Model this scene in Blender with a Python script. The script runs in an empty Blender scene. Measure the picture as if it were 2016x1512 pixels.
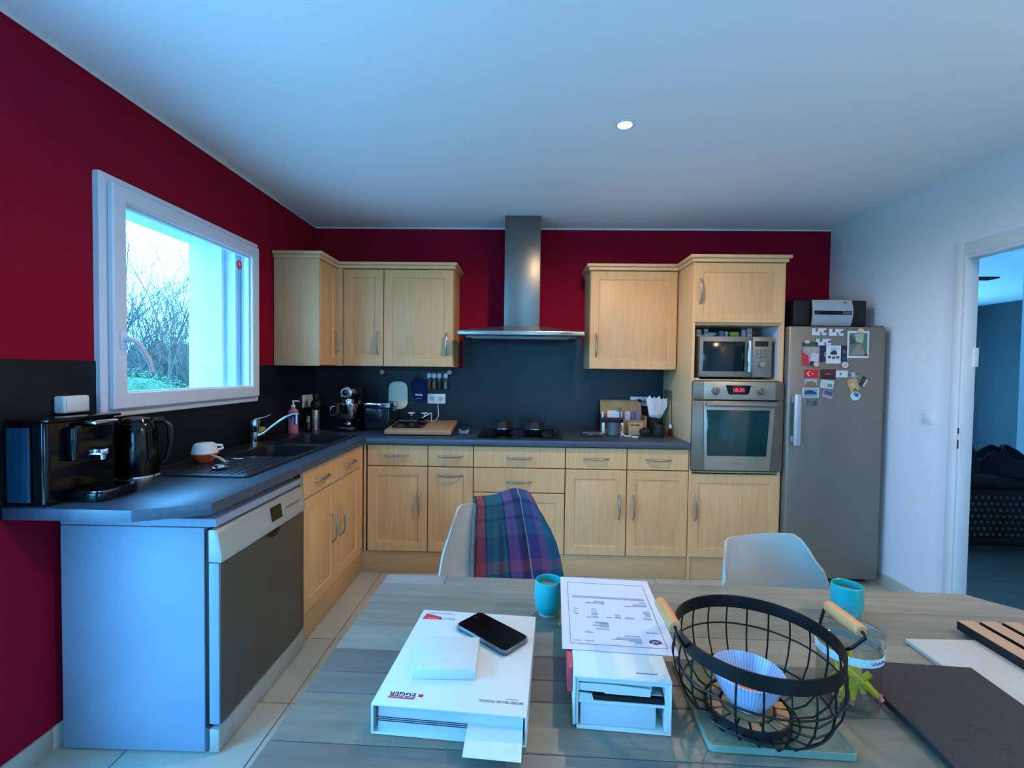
import bpy, bmesh, math, random
from mathutils import Vector, Matrix, geometry

# ------------------------------------------------------------------ camera, light, exposure
scene = bpy.context.scene
COL = scene.collection
R = math.radians

cam_data = bpy.data.cameras.new('camera')
cam = bpy.data.objects.new('camera', cam_data)
COL.objects.link(cam)
cam_data.sensor_fit = 'HORIZONTAL'
cam_data.sensor_width = 36.0
cam_data.lens = 917.911 / 2016 * 36.0
cam_data.clip_start = 0.05
yaw, pitch, roll = 0.0228, 0.0277, 0.0127
fwd = Vector((-math.sin(yaw) * math.cos(pitch), math.cos(yaw) * math.cos(pitch), -math.sin(pitch)))
rgt = fwd.cross(Vector((0, 0, 1))).normalized()
upv = rgt.cross(fwd)
r2 = rgt * math.cos(roll) + upv * math.sin(roll)
u2 = -rgt * math.sin(roll) + upv * math.cos(roll)
M = Matrix((r2, u2, -fwd)).transposed().to_4x4()
M.translation = Vector((1.6293, -3.6293, 1.3473))
cam.matrix_world = M
scene.camera = cam

world = bpy.data.worlds.new('overcast_sky')
scene.world = world
world.use_nodes = True
bg = world.node_tree.nodes['Background']
bg.inputs['Color'].default_value = (0.115, 0.46, 1.0, 1)
bg.inputs['Strength'].default_value = 18.0

scene.view_settings.view_transform = 'Standard'
scene.view_settings.look = 'None'
scene.view_settings.gamma = 1.0
scene.view_settings.use_curve_mapping = False
scene.view_settings.exposure = 0.17
try:
    scene.cycles.use_denoising = True
    scene.cycles.max_bounces = 7
    scene.cycles.diffuse_bounces = 4
    scene.cycles.glossy_bounces = 3
    scene.cycles.use_adaptive_sampling = True
    scene.cycles.adaptive_threshold = 0.10
    scene.cycles.adaptive_min_samples = 16
    scene.cycles.sample_clamp_indirect = 6.0
    scene.cycles.caustics_reflective = False
    scene.cycles.caustics_refractive = False
    scene.cycles.transparent_max_bounces = 12
except Exception:
    pass

def portal(name, loc, rot, sx, sy):
    """light portal in a glazed opening: only guides the sky light that is there anyway"""
    l = bpy.data.lights.new(name, 'AREA')
    l.shape = 'RECTANGLE'; l.size = sx; l.size_y = sy
    l.cycles.is_portal = True
    o = bpy.data.objects.new(name, l); COL.objects.link(o)
    o.location = loc; o.rotation_euler = rot
    return o

portal('window_portal', (-0.10, -1.355, 1.615), (0, R(-90), 0), 0.76, 0.90)
portal('patio_portal', (-0.10, -3.60, 1.08), (0, R(-90), 0), 2.1, 2.2)
portal('rear_portal', (2.3, -7.06, 1.10), (R(90), 0, 0), 1.3, 2.1)
portal('living_portal', (6.5, 4.13, 1.10), (R(-90), 0, 0), 2.9, 2.1)

# ------------------------------------------------------------------ helpers
def lin(c):
    return tuple(((v / 255) / 12.92 if v / 255 <= 0.04045 else ((v / 255 + 0.055) / 1.055) ** 2.4) for v in c)

MATS = {}
def pm(name, col, rough=0.5, metal=0.0, noise=None, bump=None, stretch=(1, 1, 1), trans=0.0, ior=1.45,
       emit=None, coat=0.0, col2=None, spec=None, alpha=None, sheen=0.0, wave=None):
    """procedural principled material; noise=(scale, mix), col2 second tone, bump=(scale, strength)"""
    if name in MATS:
        return MATS[name]
    m = bpy.data.materials.new(name); m.use_nodes = True
    nt = m.node_tree; N = nt.nodes; L = nt.links
    b = N['Principled BSDF']
    c = lin(col) + (1,)
    b.inputs['Base Color'].default_value = c
    b.inputs['Roughness'].default_value = rough
    b.inputs['Metallic'].default_value = metal
    b.inputs['IOR'].default_value = ior
    if trans: b.inputs['Transmission Weight'].default_value = trans
    if coat: b.inputs['Coat Weight'].default_value = coat; b.inputs['Coat Roughness'].default_value = 0.08
    if sheen: b.inputs['Sheen Weight'].default_value = sheen
    if spec is not None: b.inputs['Specular IOR Level'].default_value = spec
    if alpha is not None: b.inputs['Alpha'].default_value = alpha
    if emit:
        b.inputs['Emission Color'].default_value = lin(emit[0]) + (1,)
        b.inputs['Emission Strength'].default_value = emit[1]
    if noise or bump:
        tc = N.new('ShaderNodeTexCoord'); mp = N.new('ShaderNodeMapping')
        mp.inputs['Scale'].default_value = stretch
        oi = N.new('ShaderNodeObjectInfo'); ad = N.new('ShaderNodeVectorMath'); ad.operation = 'ADD'
        cb = N.new('ShaderNodeCombineXYZ'); ml = N.new('ShaderNodeMath'); ml.operation = 'MULTIPLY'; ml.inputs[1].default_value = 37.0
        L.new(oi.outputs['Random'], ml.inputs[0])
        for k in range(3): L.new(ml.outputs[0], cb.inputs[k])
        L.new(tc.outputs['Object'], mp.inputs['Vector'])
        L.new(mp.outputs['Vector'], ad.inputs[0]); L.new(cb.outputs[0], ad.inputs[1])
    if noise:
        nz = N.new('ShaderNodeTexNoise'); nz.inputs['Scale'].default_value = noise[0]; nz.inputs['Detail'].default_value = 5
        L.new(ad.outputs[0], nz.inputs['Vector'])
        rp = N.new('ShaderNodeValToRGB'); rp.color_ramp.elements[0].position = 0.32; rp.color_ramp.elements[1].position = 0.68
        L.new(nz.outputs['Fac'], rp.inputs['Fac'])
        mx = N.new('ShaderNodeMix'); mx.data_type = 'RGBA'
        d2 = lin(col2) if col2 else tuple(v * (1 - noise[1]) for v in c[:3])
        mx.inputs['A'].default_value = c; mx.inputs['B'].default_value = tuple(d2) + (1,)
        L.new(rp.outputs['Color'], mx.inputs['Factor'])
        L.new(mx.outputs['Result'], b.inputs['Base Color'])
    if bump:
        nb = N.new('ShaderNodeTexNoise'); nb.inputs['Scale'].default_value = bump[0]; nb.inputs['Detail'].default_value = 4
        L.new(ad.outputs[0], nb.inputs['Vector'])
        bp_ = N.new('ShaderNodeBump'); bp_.inputs['Strength'].default_value = bump[1]; bp_.inputs['Distance'].default_value = 0.004
        L.new(nb.outputs['Fac'], bp_.inputs['Height']); L.new(bp_.outputs['Normal'], b.inputs['Normal'])
    MATS[name] = m
    return m

class MB:
    """collects shapes in one bmesh"""
    def __init__(s): s.bm = bmesh.new()
    def _merge(s, t, mat=None):
        if mat is not None: bmesh.ops.transform(t, matrix=mat, verts=t.verts)
        me = bpy.data.meshes.new('tmp'); t.to_mesh(me); t.free(); s.bm.from_mesh(me); bpy.data.meshes.remove(me)
        return s
    def box(s, x0, y0, z0, x1, y1, z1, bev=0.0, seg=2, mat=None):
        t = bmesh.new(); bmesh.ops.create_cube(t, size=1)
        bmesh.ops.transform(t, matrix=Matrix.Translation(((x0+x1)/2, (y0+y1)/2, (z0+z1)/2)) @ Matrix.Diagonal((abs(x1-x0), abs(y1-y0), abs(z1-z0), 1)), verts=t.verts)
        if bev: bmesh.ops.bevel(t, geom=t.edges[:], offset=bev, segments=seg, affect='EDGES', profile=0.5)
        return s._merge(t, mat)
    def prism(s, pts, z0, z1, holes=(), bev=0.0, seg=2, mat=None):
        """2-d polygon (with holes) extruded in z"""
        t = bmesh.new(); es = []
        for loop in [pts] + list(holes):
            vs = [t.verts.new((p[0], p[1], z0)) for p in loop]
            es += [t.edges.new((vs[i], vs[(i+1) % len(vs)])) for i in range(len(vs))]
        if holes:
            bmesh.ops.triangle_fill(t, edges=es, use_beauty=True, use_dissolve=False)
            fs = t.faces[:]
        else:
            fs = [t.faces.new([e.verts[0] for e in es])] if False else [t.faces.new(t.verts[:])]
        r = bmesh.ops.extrude_face_region(t, geom=fs)
        bmesh.ops.translate(t, verts=[v for v in r['geom'] if isinstance(v, bmesh.types.BMVert)], vec=(0, 0, z1 - z0))
        bmesh.ops.recalc_face_normals(t, faces=t.faces[:])
        if bev:
            ed = [e for e in t.edges if len(e.link_faces) == 2 and e.calc_face_angle(0) > 0.3]
            bmesh.ops.bevel(t, geom=ed, offset=bev, segments=seg, affect='EDGES', profile=0.5)
        return s._merge(t, mat)
    def lathe(s, prof, c=(0, 0, 0), n=28, mat=None, sx=1, sy=1):
        """profile [(r, z)] turned about z"""
        t = bmesh.new(); rings = []
        for r, z in prof:
            if r < 1e-6: rings.append([t.verts.new((0, 0, z))])
            else: rings.append([t.verts.new((r*math.cos(2*math.pi*i/n)*sx, r*math.sin(2*math.pi*i/n)*sy, z)) for i in range(n)])
        for a, b in zip(rings, rings[1:]):
            for i in range(n):
                j = (i+1) % n
                if len(a) == 1 and len(b) == 1: continue
                if len(a) == 1: t.faces.new((a[0], b[j], b[i]))
                elif len(b) == 1: t.faces.new((a[i], a[j], b[0]))
                else: t.faces.new((a[i], a[j], b[j], b[i]))
        bmesh.ops.recalc_face_normals(t, faces=t.faces[:])
        mm = Matrix.Translation(c)
        return s._merge(t, mm if mat is None else mm @ mat)
    def tube(s, pts, r, n=8, closed=False, flat=1.0, mat=None):
        """tube through points; r number or list"""
        pts = [Vector(p) for p in pts]; k = len(pts)
        rr = r if isinstance(r, (list, tuple)) else [r]*k
        t = bmesh.new(); rings = []; prev = None
        for i, p in enumerate(pts):
            if closed: d = (pts[(i+1) % k] - pts[i-1])
            else: d = pts[min(i+1, k-1)] - pts[max(i-1, 0)]
            if d.length < 1e-9: d = Vector((0, 0, 1))
            d.normalize()
            if prev is None:
                a = Vector((0, 0, 1)) if abs(d.z) < 0.9 else Vector((1, 0, 0))
                u = d.cross(a).normalized()
            else:
                u = (prev - d * prev.dot(d))
                u = u.normalized() if u.length > 1e-6 else d.orthogonal().normalized()
            prev = u; v = d.cross(u)
            rings.append([t.verts.new(p + (u*math.cos(2*math.pi*q/n) + v*math.sin(2*math.pi*q/n)*flat) * rr[i]) for q in range(n)])
        prs = list(zip(rings, rings[1:])) + ([(rings[-1], rings[0])] if closed else [])
        for a, b in prs:
            for q in range(n): t.faces.new((a[q], a[(q+1) % n], b[(q+1) % n], b[q]))
        if not closed:
            t.faces.new(rings[0][::-1]); t.faces.new(rings[-1])
        bmesh.ops.recalc_face_normals(t, faces=t.faces[:])
        return s._merge(t, mat)
    def grid(s, fn, nu, nv, thick=0.0, mat=None):
        """surface fn(u, v) -> point, with a uv map; optional thickness"""
        t = bmesh.new(); uv = t.loops.layers.uv.new('UVMap')
        V = [[t.verts.new(fn(i/nu, j/nv)) for j in range(nv+1)] for i in range(nu+1)]
        for i in range(nu):
            for j in range(nv):
                f = t.faces.new((V[i][j], V[i+1][j], V[i+1][j+1], V[i][j+1]))
                for lp, (a, b) in zip(f.loops, ((i, j), (i+1, j), (i+1, j+1), (i, j+1))): lp[uv].uv = (a/nu, b/nv)
        if thick:
            bmesh.ops.recalc_face_normals(t, faces=t.faces[:])
            bmesh.ops.solidify(t, geom=t.faces[:], thickness=thick)
        return s._merge(t, mat)
    def ball(s, c, r, sx=1, sy=1, sz=1, n=16, mat=None):
        t = bmesh.new(); bmesh.ops.create_uvsphere(t, u_segments=n, v_segments=max(6, n*2//3), radius=r)
        bmesh.ops.transform(t, matrix=Matrix.Translation(c) @ (mat if mat is not None else Matrix()) @ Matrix.Diagonal((sx, sy, sz, 1)), verts=t.verts)
        return s._merge(t)
    def front(s, w, h, t_, inset=0.058, depth=0.006, mat=None, grooves=False):
        """framed cabinet front in local x (width), z (height), facing -y; recessed field"""
        b = bmesh.new(); e = 0.003
        def ring(d, y): return [b.verts.new((x, y, z)) for x, z in ((d, d), (w-d, d), (w-d, h-d), (d, h-d))]
        rs = [ring(0, 0), ring(0, -t_+e), ring(e, -t_)]
        if inset:
            rs += [ring(inset, -t_), ring(inset+0.004, -t_+depth), ring(inset+0.012, -t_+depth), ring(inset+0.022, -t_+depth*0.35)]
        for p, q in zip(rs, rs[1:]):
            for i in range(4): b.faces.new((p[i], p[(i+1) % 4], q[(i+1) % 4], q[i]))
        b.faces.new(rs[-1]); b.faces.new(rs[0][::-1])
        bmesh.ops.recalc_face_normals(b, faces=b.faces[:])
        return s._merge(b, mat)

def rootmat(o):
    m = Matrix()
    while o is not None:
        m = Matrix.LocRotScale(o.location, o.rotation_euler, o.scale) @ m
        o = o.parent
    return m

def obj(name, mb, mat, parent=None, world=True, smooth=None):
    """link a builder as one mesh object; with world=True its shapes were given in world coordinates"""
    me = bpy.data.meshes.new(name)
    if parent is not None and world:
        bmesh.ops.transform(mb.bm, matrix=rootmat(parent).inverted(), verts=mb.bm.verts)
    mb.bm.to_mesh(me); mb.bm.free()
    me.materials.append(mat)
    if smooth is not False:
        for p in me.polygons: p.use_smooth = True
        try: me.set_sharp_from_angle(angle=R(smooth or 32))
        except Exception: pass
    o = bpy.data.objects.new(name, me); COL.objects.link(o)
    if parent is not None: o.parent = parent
    return o

def tag(o, label=None, cat=None, group=None, kind=None):
    if label: o['label'] = label
    if cat: o['category'] = cat
    if group: o['group'] = group
    if kind: o['kind'] = kind
    return o

def thing(name, label, cat, loc=(0, 0, 0), rz=0.0, group=None, kind=None):
    o = bpy.data.objects.new(name, None); COL.objects.link(o)
    o.empty_display_size = 0.05
    o.location = loc; o.rotation_euler = (0, 0, rz)
    return tag(o, label, cat, group, kind)

def struct(name, mb, mat, parent=None, **k):
    o = obj(name, mb, mat, parent, **k)
    if parent is None: o['kind'] = 'structure'
    return o

def txt(name, body, size, mat, parent, m, align='CENTER', extr=0.0, bold=0.0):
    """flat lettering; m places its x-right y-up plane in the parent's space"""
    c = bpy.data.curves.new(name, 'FONT'); c.body = body; c.size = size; c.align_x = align; c.align_y = 'CENTER'; c.extrude = extr
    c.resolution_u = 3
    c.offset = bold
    tmp = bpy.data.objects.new(name + '_curve', c); COL.objects.link(tmp)
    bpy.context.view_layer.update()
    me = bpy.data.meshes.new_from_object(tmp.evaluated_get(bpy.context.evaluated_depsgraph_get()))
    bpy.data.objects.remove(tmp); bpy.data.curves.remove(c)
    me.name = name; me.materials.clear(); me.materials.append(mat)
    o = bpy.data.objects.new(name, me); COL.objects.link(o)
    o.parent = parent; o.matrix_local = m
    return o

def rrect(x0, y0, x1, y1, r, n=5):
    p = []
    for cx, cy, a in ((x1-r, y0+r, -90), (x1-r, y1-r, 0), (x0+r, y1-r, 90), (x0+r, y0+r, 180)):
        for i in range(n+1):
            t = R(a + 90*i/n); p.append((cx + r*math.cos(t), cy + r*math.sin(t)))
    return p

FACE_BACK = lambda x, y, z: Matrix.Translation((x, y, z))                                       # fronts facing -y
FACE_LEFT = lambda x, y, z: Matrix.Translation((x, y, z)) @ Matrix.Rotation(R(90), 4, 'Z')     # fronts facing +x

def bow(mb, m, length, vertical=False, out=0.03):
    """slim bow handle, local: x along (or z), -y out"""
    pts, rr = [], []
    for i in range(13):
        t = i/12*2 - 1
        a = t*length/2
        o_ = -out*(1 - t**4)
        p = (0, o_, a) if vertical else (a, o_, 0)
        pts.append(m @ Vector(p)); rr.append(0.0038 + 0.0042*(1-abs(t))**0.8)
    mb.tube(pts, rr, n=8)
    return mb
# ------------------------------------------------------------------ materials
WHITE = pm('white_paint', (232, 232, 232), 0.75, bump=(220, 0.05))
RED = pm('red_paint', (150, 2, 38), 0.8, noise=(60, 0.1), bump=(260, 0.08), spec=0.2)
CEIL = pm('ceiling_paint', (244, 244, 244), 0.85, bump=(180, 0.05))
SLATE = pm('slate_laminate', (17, 22, 26), 0.38, noise=(28, 0.25), bump=(240, 0.06), spec=0.5)
TOPM = pm('dark_worktop_laminate', (56, 72, 90), 0.38, noise=(45, 0.35), bump=(300, 0.08), spec=1.0)
WOOD = pm('beech_front', (224, 172, 116), 0.42, noise=(7, 0.13), stretch=(9, 9, 0.7), bump=(50, 0.03))
WOODP = pm('beech_plinth', (204, 158, 108), 0.5, noise=(7, 0.12), stretch=(0.7, 9, 9))
WOODE = pm('beech_panel', (224, 178, 126), 0.45, noise=(6, 0.1), stretch=(8, 8, 0.7))
GAP = pm('dark_carcass_edge', (58, 34, 24), 0.7, noise=(20, 0.2))
NICKEL = pm('brushed_nickel', (158, 150, 140), 0.38, 0.75, noise=(40, 0.08))
STEEL = pm('brushed_steel', (158, 152, 144), 0.36, 0.85, noise=(30, 0.12), stretch=(1, 1, 40))
STEELV = pm('brushed_steel_dark', (112, 108, 102), 0.42, 0.7, noise=(30, 0.12), stretch=(1, 1, 30))
CHROME = pm('chrome', (205, 208, 212), 0.1, 1.0, noise=(8, 0.05))
PVC = pm('white_pvc', (222, 224, 230), 0.4, noise=(5, 0.04))
PLAST = pm('white_plastic', (226, 228, 224), 0.45, noise=(12, 0.04))
BLACKG = pm('gloss_black_plastic', (8, 9, 12), 0.12, noise=(9, 0.2))
BLACKM = pm('matt_black', (14, 14, 16), 0.6, noise=(30, 0.25))
BLKMETAL = pm('black_coated_wire', (12, 12, 14), 0.45, 0.3, noise=(30, 0.2))
TILE = pm('beige_floor_tile', (194, 190, 172), 0.32, noise=(5, 0.14), bump=(40, 0.04))
GROUT = pm('grey_grout', (92, 90, 84), 0.9, noise=(60, 0.2))
DARKW = pm('dark_blue_wall_paint', (76, 86, 90), 0.8, noise=(30, 0.05))
DOORP = pm('white_door_gloss', (224, 226, 224), 0.45, noise=(9, 0.04))
def glass_mat(name, tint, rough=0.0, refl=1.0):
    """clear pane: mostly straight-through with a fresnel reflection"""
    m = bpy.data.materials.new(name); m.use_nodes = True
    nt = m.node_tree; N = nt.nodes; L = nt.links
    for n in list(N): N.remove(n)
    out = N.new('ShaderNodeOutputMaterial'); mx = N.new('ShaderNodeMixShader'); tr = N.new('ShaderNodeBsdfTransparent'); gl = N.new('ShaderNodeBsdfGlossy')
    fr = N.new('ShaderNodeFresnel'); ge = N.new('ShaderNodeNewGeometry'); mr = N.new('ShaderNodeMapRange')
    mr.inputs['To Min'].default_value = 1.45; mr.inputs['To Max'].default_value = 1/1.45      # same reflection on leaving the pane as on entering it
    L.new(ge.outputs['Backfacing'], mr.inputs['Value']); L.new(mr.outputs['Result'], fr.inputs['IOR'])
    ml = N.new('ShaderNodeMath'); ml.operation = 'MULTIPLY'; ml.inputs[1].default_value = refl
    nz = N.new('ShaderNodeTexNoise'); nz.inputs['Scale'].default_value = 3
    rp = N.new('ShaderNodeMapRange'); rp.inputs['To Min'].default_value = rough; rp.inputs['To Max'].default_value = rough + 0.02
    L.new(nz.outputs['Fac'], rp.inputs['Value']); L.new(rp.outputs['Result'], gl.inputs['Roughness'])
    tr.inputs['Color'].default_value = tuple(tint) + (1,)
    L.new(fr.outputs[0], ml.inputs[0]); L.new(ml.outputs[0], mx.inputs['Fac']); L.new(tr.outputs[0], mx.inputs[1]); L.new(gl.outputs[0], mx.inputs[2]); L.new(mx.outputs[0], out.inputs[0])
    return m
GLASS = glass_mat('window_glass', (0.93, 0.97, 0.97))
GREENG = glass_mat('green_edged_glass', (0.72, 0.86, 0.82), 0.02)
JARG = glass_mat('jar_glass', (0.90, 0.93, 0.92), 0.02, 1.3)

# ------------------------------------------------------------------ structure
W, H = 3.957, 2.451
M_YZ = Matrix(((0, 0, 1, 0), (1, 0, 0, 0), (0, 1, 0, 0), (0, 0, 0, 1)))       # local x->y, y->z, z->x
M_XZ = Matrix(((1, 0, 0, 0), (0, 0, -1, 0), (0, 1, 0, 0), (0, 0, 0, 1)))      # local x->x, y->z, z->-y

fl = struct('floor', MB().box(0, -7, -0.12, W, 0, -0.004), GROUT, smooth=False)
random.seed(3)
xs = [0.0] + [0.257 + 0.45*k for k in range(9) if 0.257 + 0.45*k < W] + [W]
ys = [0.0] + [-0.453 - 0.452*k for k in range(15) if -0.453 - 0.452*k > -7] + [-7.0]
tile_mesh = {}
for i in range(len(xs)-1):
    for j in range(len(ys)-1):
        w_, h_ = xs[i+1]-xs[i], ys[j]-ys[j+1]
        if w_ < 0.02 or h_ < 0.02: continue
        key = (round(w_, 3), round(h_, 3))
        if key not in tile_mesh:
            t = MB().box(-w_/2+0.0022, -h_/2+0.0022, -0.010, w_/2-0.0022, h_/2-0.0022, 0.0, bev=0.0012, seg=1)
            o = obj('tile', t, TILE, fl, smooth=False); tile_mesh[key] = o.data
        else:
            o = bpy.data.objects.new('tile', tile_mesh[key]); COL.objects.link(o); o.parent = fl
        o.location = ((xs[i]+xs[i+1])/2, (ys[j]+ys[j+1])/2, 0)

struct('ceiling', MB().box(-0.34, -7.2, H, W+0.07, 0.2, H+0.12), CEIL, smooth=False)
wl = MB().prism([(-7.2, 0), (-4.75, 0), (-4.75, 2.15), (-2.45, 2.15), (-2.45, 0), (0.2, 0), (0.2, H), (-7.2, H)], -0.34, 0.0,
                holes=[[(-1.845, 1.190), (-0.880, 1.190), (-0.880, 2.080), (-1.845, 2.080)]], mat=M_YZ)
struct('wall_left', wl, RED, smooth=False)
struct('wall_back', MB().box(0.0, 0.0, 0, W+0.07, 0.2, H), RED, smooth=False)
wr = MB().prism([(-7.2, 0), (-1.99, 0), (-1.99, 1.985), (-1.10, 1.985), (-1.10, 0), (0, 0), (0, H), (-7.2, H)], W, W+0.05, mat=M_YZ)
struct('wall_right', wr, WHITE, smooth=False)
wb = MB().prism([(0, 0), (1.6, 0), (1.6, 2.15), (3.0, 2.15), (3.0, 0), (W, 0), (W, H), (0, H)], 7.0, 7.2, mat=M_XZ)
struct('wall_rear', wb, WHITE, smooth=False)
struct('trim_1', MB().box(0.002, -0.008, H-0.014, W-0.002, 0.0, H, bev=0.003), WHITE)
struct('trim_2', MB().box(0.0, -7, H-0.014, 0.008, -0.01, H, bev=0.003), WHITE)
# white tiled skirting along the red wall
sk = tag(thing('baseboard_left', None, None, (0, -2.0, 0)), kind='structure')
y = -2.075
for k in range(1):
    obj('tile', MB().box(0.0, -2.449, 0.002, 0.010, -2.078, 0.082, bev=0.002), TILE, sk)
    obj('tile', MB().box(0.0, -2.075, 0.002, 0.010, -1.62, 0.082, bev=0.002), TILE, sk)
sk2 = tag(thing('baseboard_right', None, None, (W, -0.5, 0)), kind='structure')
obj('tile', MB().box(W-0.010, -0.453, 0.002, W, -0.002, 0.082, bev=0.002), TILE, sk2)
obj('tile', MB().box(W-0.010, -1.03, 0.002, W, -0.456, 0.082, bev=0.002), TILE, sk2)

# dark wall panels behind the worktop
struct('wall_panel_left', MB().box(0.0, -2.60 + 0.16, 0.862, 0.006, -1.892, 1.366).box(0.0, -0.838, 0.862, 0.006, -0.008, 1.366).box(0.0, -1.892, 0.862, 0.006, -0.838, 1.146), SLATE, smooth=False)
struct('wall_panel_back', MB().box(0.006, -0.006, 0.862, 1.16, 0.0, 1.366).box(1.16, -0.006, 0.862, 2.10, 0.0, 1.60).box(2.10, -0.006, 0.862, 2.714, 0.0, 1.366), SLATE, smooth=False)

# kitchen window: outer frame, opening sash, pane, handle
def ring_yz(y0, z0, y1, z1, w, x0, x1, bev=0.004):
    mb = MB()
    return mb.prism([(y0, z0), (y1, z0), (y1, z1), (y0, z1)], x0, x1, holes=[[(y0+w, z0+w), (y1-w, z0+w), (y1-w, z1-w), (y0+w, z1-w)]], mat=M_YZ, bev=bev, seg=1)
wn = tag(thing('window_1', 'white kitchen window with one sash looking onto bare trees', None, (0, -1.365, 1.146)), kind='structure')
obj('frame', ring_yz(-1.892, 1.146, -0.838, 2.087, 0.060, -0.045, 0.026), PVC, wn)
sash = obj('sash', ring_yz(-1.862, 1.176, -0.866, 2.057, 0.064, 0.026, 0.052, 0.006), PVC, wn)
obj('glazing_bead', ring_yz(-1.805, 1.232, -0.925, 1.998, 0.014, 0.002, 0.030, 0.003), PVC, sash)
obj('pane', MB().box(0.008, -1.800, 1.238, 0.014, -0.930, 1.992), GLASS, sash, smooth=False)
hd = obj('handle', MB().box(0.052, -1.838, 1.415, 0.060, -1.810, 1.485, bev=0.003).tube([(0.056, -1.824, 1.45), (0.085, -1.824, 1.452), (0.095, -1.815, 1.448), (0.097, -1.800, 1.435), (0.100, -1.755, 1.375), (0.100, -1.735, 1.325)], [0.010, 0.010, 0.011, 0.011, 0.010, 0.009], n=10), PVC, sash)
ORANGE = pm('orange_sticker', (232, 84, 48), 0.5, noise=(40, 0.15))
st = obj('sticker', MB().lathe([(0, 0), (0.026, 0), (0.026, 0.001), (0, 0.001)], n=24, mat=Matrix.Translation((0.0145, -1.005, 1.93)) @ Matrix.Rotation(R(90), 4, 'Y')), ORANGE, sash)
obj('sticker_mark', MB().box(0.0156, -1.012, 1.925, 0.0159, -1.000, 1.945).box(0.0156, -1.000, 1.925, 0.0159, -0.992, 1.931), PVC, st)
# render-coated outer reveal and roller shutter rail
REND = pm('white_render', (214, 216, 214), 0.9, noise=(40, 0.06), bump=(300, 0.15))
struct('window_reveal', MB().box(-0.346, -0.911, 1.1905, -0.046, -0.8805, 2.0795).box(-0.346, -1.814, 2.072, -0.046, -0.9115, 2.0795).box(-0.346, -1.8445, 1.1905, -0.046, -1.8145, 2.0795).box(-0.38, -1.814, 1.1905, -0.046, -0.9115, 1.222).box(-0.350, -2.44, -0.3, -0.341, -1.846, 2.45).box(-0.350, -0.879, -0.3, -0.341, 0.2, 2.45), REND, smooth=False)
struct('shutter_rail', MB().box(-0.142, -0.940, 1.2225, -0.130, -0.9115, 2.0715).box(-0.062, -0.940, 1.2225, -0.05, -0.9115, 2.0715), PVC)

# patio door behind the camera's left, rear glazed door, and the living room opening
def glazed(name, label, m, x0, x1, z0, z1, d0, n=2):
    t = tag(thing(name, label, None, (m @ Vector(((x0+x1)/2, z0, d0)))), kind='structure')
    mb = MB().prism([(x0, z0), (x1, z0), (x1, z1), (x0, z1)], d0, d0+0.06, holes=[[(x0+0.05, z0+0.05), (x1-0.05, z0+0.05), (x1-0.05, z1-0.05), (x0+0.05, z1-0.05)]], mat=m)
    obj('frame', mb, PVC, t, smooth=False)
    for k in range(n):
        a = x0+0.05 + (x1-x0-0.1)*k/n; b = x0+0.05 + (x1-x0-0.1)*(k+1)/n
        s = obj('sash', MB().prism([(a, z0+0.05), (b, z0+0.05), (b, z1-0.05), (a, z1-0.05)], d0+0.01, d0+0.05, holes=[[(a+0.05, z0+0.12), (b-0.05, z0+0.12), (b-0.05, z1-0.1), (a+0.05, z1-0.1)]], mat=m), PVC, t, smooth=False)
        obj('pane', MB().prism([(a+0.05, z0+0.12), (b-0.05, z0+0.12), (b-0.05, z1-0.1), (a+0.05, z1-0.1)], d0+0.027, d0+0.033, mat=m), GLASS, s, smooth=False)
glazed('window_2', 'white glazed patio door in the red wall beyond the worktop end', M_YZ, -4.748, -2.452, 0.0, 2.148, -0.20)
glazed('window_3', 'white glazed double door in the wall facing the kitchen', M_XZ, 1.602, 2.998, 0.0, 2.148, 7.06)

# doorway in the white wall
d1 = tag(thing('door_1', 'white door frame of the open doorway beside the fridge', None, (W, -1.10, 0)), kind='structure')
obj('architrave', MB().box(W-0.012, -1.1005, 0, W, -1.045, 2.05, bev=0.003).box(W-0.012, -2.05, 1.985, W, -1.1005, 2.05, bev=0.003).box(W-0.012, -2.05, 0, W, -1.99, 1.985, bev=0.003), DOORP, d1)
obj('jamb', MB().box(W-0.012, -1.120, 0, W+0.052, -1.1005, 1.985, bev=0.002).box(W-0.012, -1.99, 1.965, W+0.052, -1.12, 1.985, bev=0.002).box(W-0.012, -1.99, 0, W+0.052, -1.975, 1.965, bev=0.002), DOORP, d1)
BRONZE = pm('bronze_strike', (92, 62, 40), 0.4, 0.6, noise=(30, 0.2))
sp = obj('strike_plate', MB().box(W-0.0122, -1.1212, 0.93, W+0.01, -1.1195, 1.10), DOORP, d1)
obj('latch_hole', MB().box(W-0.0130, -1.112, 1.045, W-0.0121, -1.104, 1.075), BRONZE, sp)
obj('latch_hole', MB().box(W-0.0130, -1.112, 0.965, W-0.0121, -1.104, 1.012), BRONZE, sp)
obj('hinge', MB().box(W+0.035, -1.128, 1.40, W+0.060, -1.1198, 1.50, bev=0.002), DOORP, d1)
sw = thing('light_switch', 'white square light switch on the white wall by the doorway', 'switch', (W, -0.91, 1.08))
obj('plate', MB().box(W-0.008, -0.95, 1.075, W, -0.87, 1.155, bev=0.003), PLAST, sw)
obj('rocker', MB().box(W-0.012, -0.938, 1.09, W-0.008, -0.882, 1.14, bev=0.002), PLAST, sw)

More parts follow.
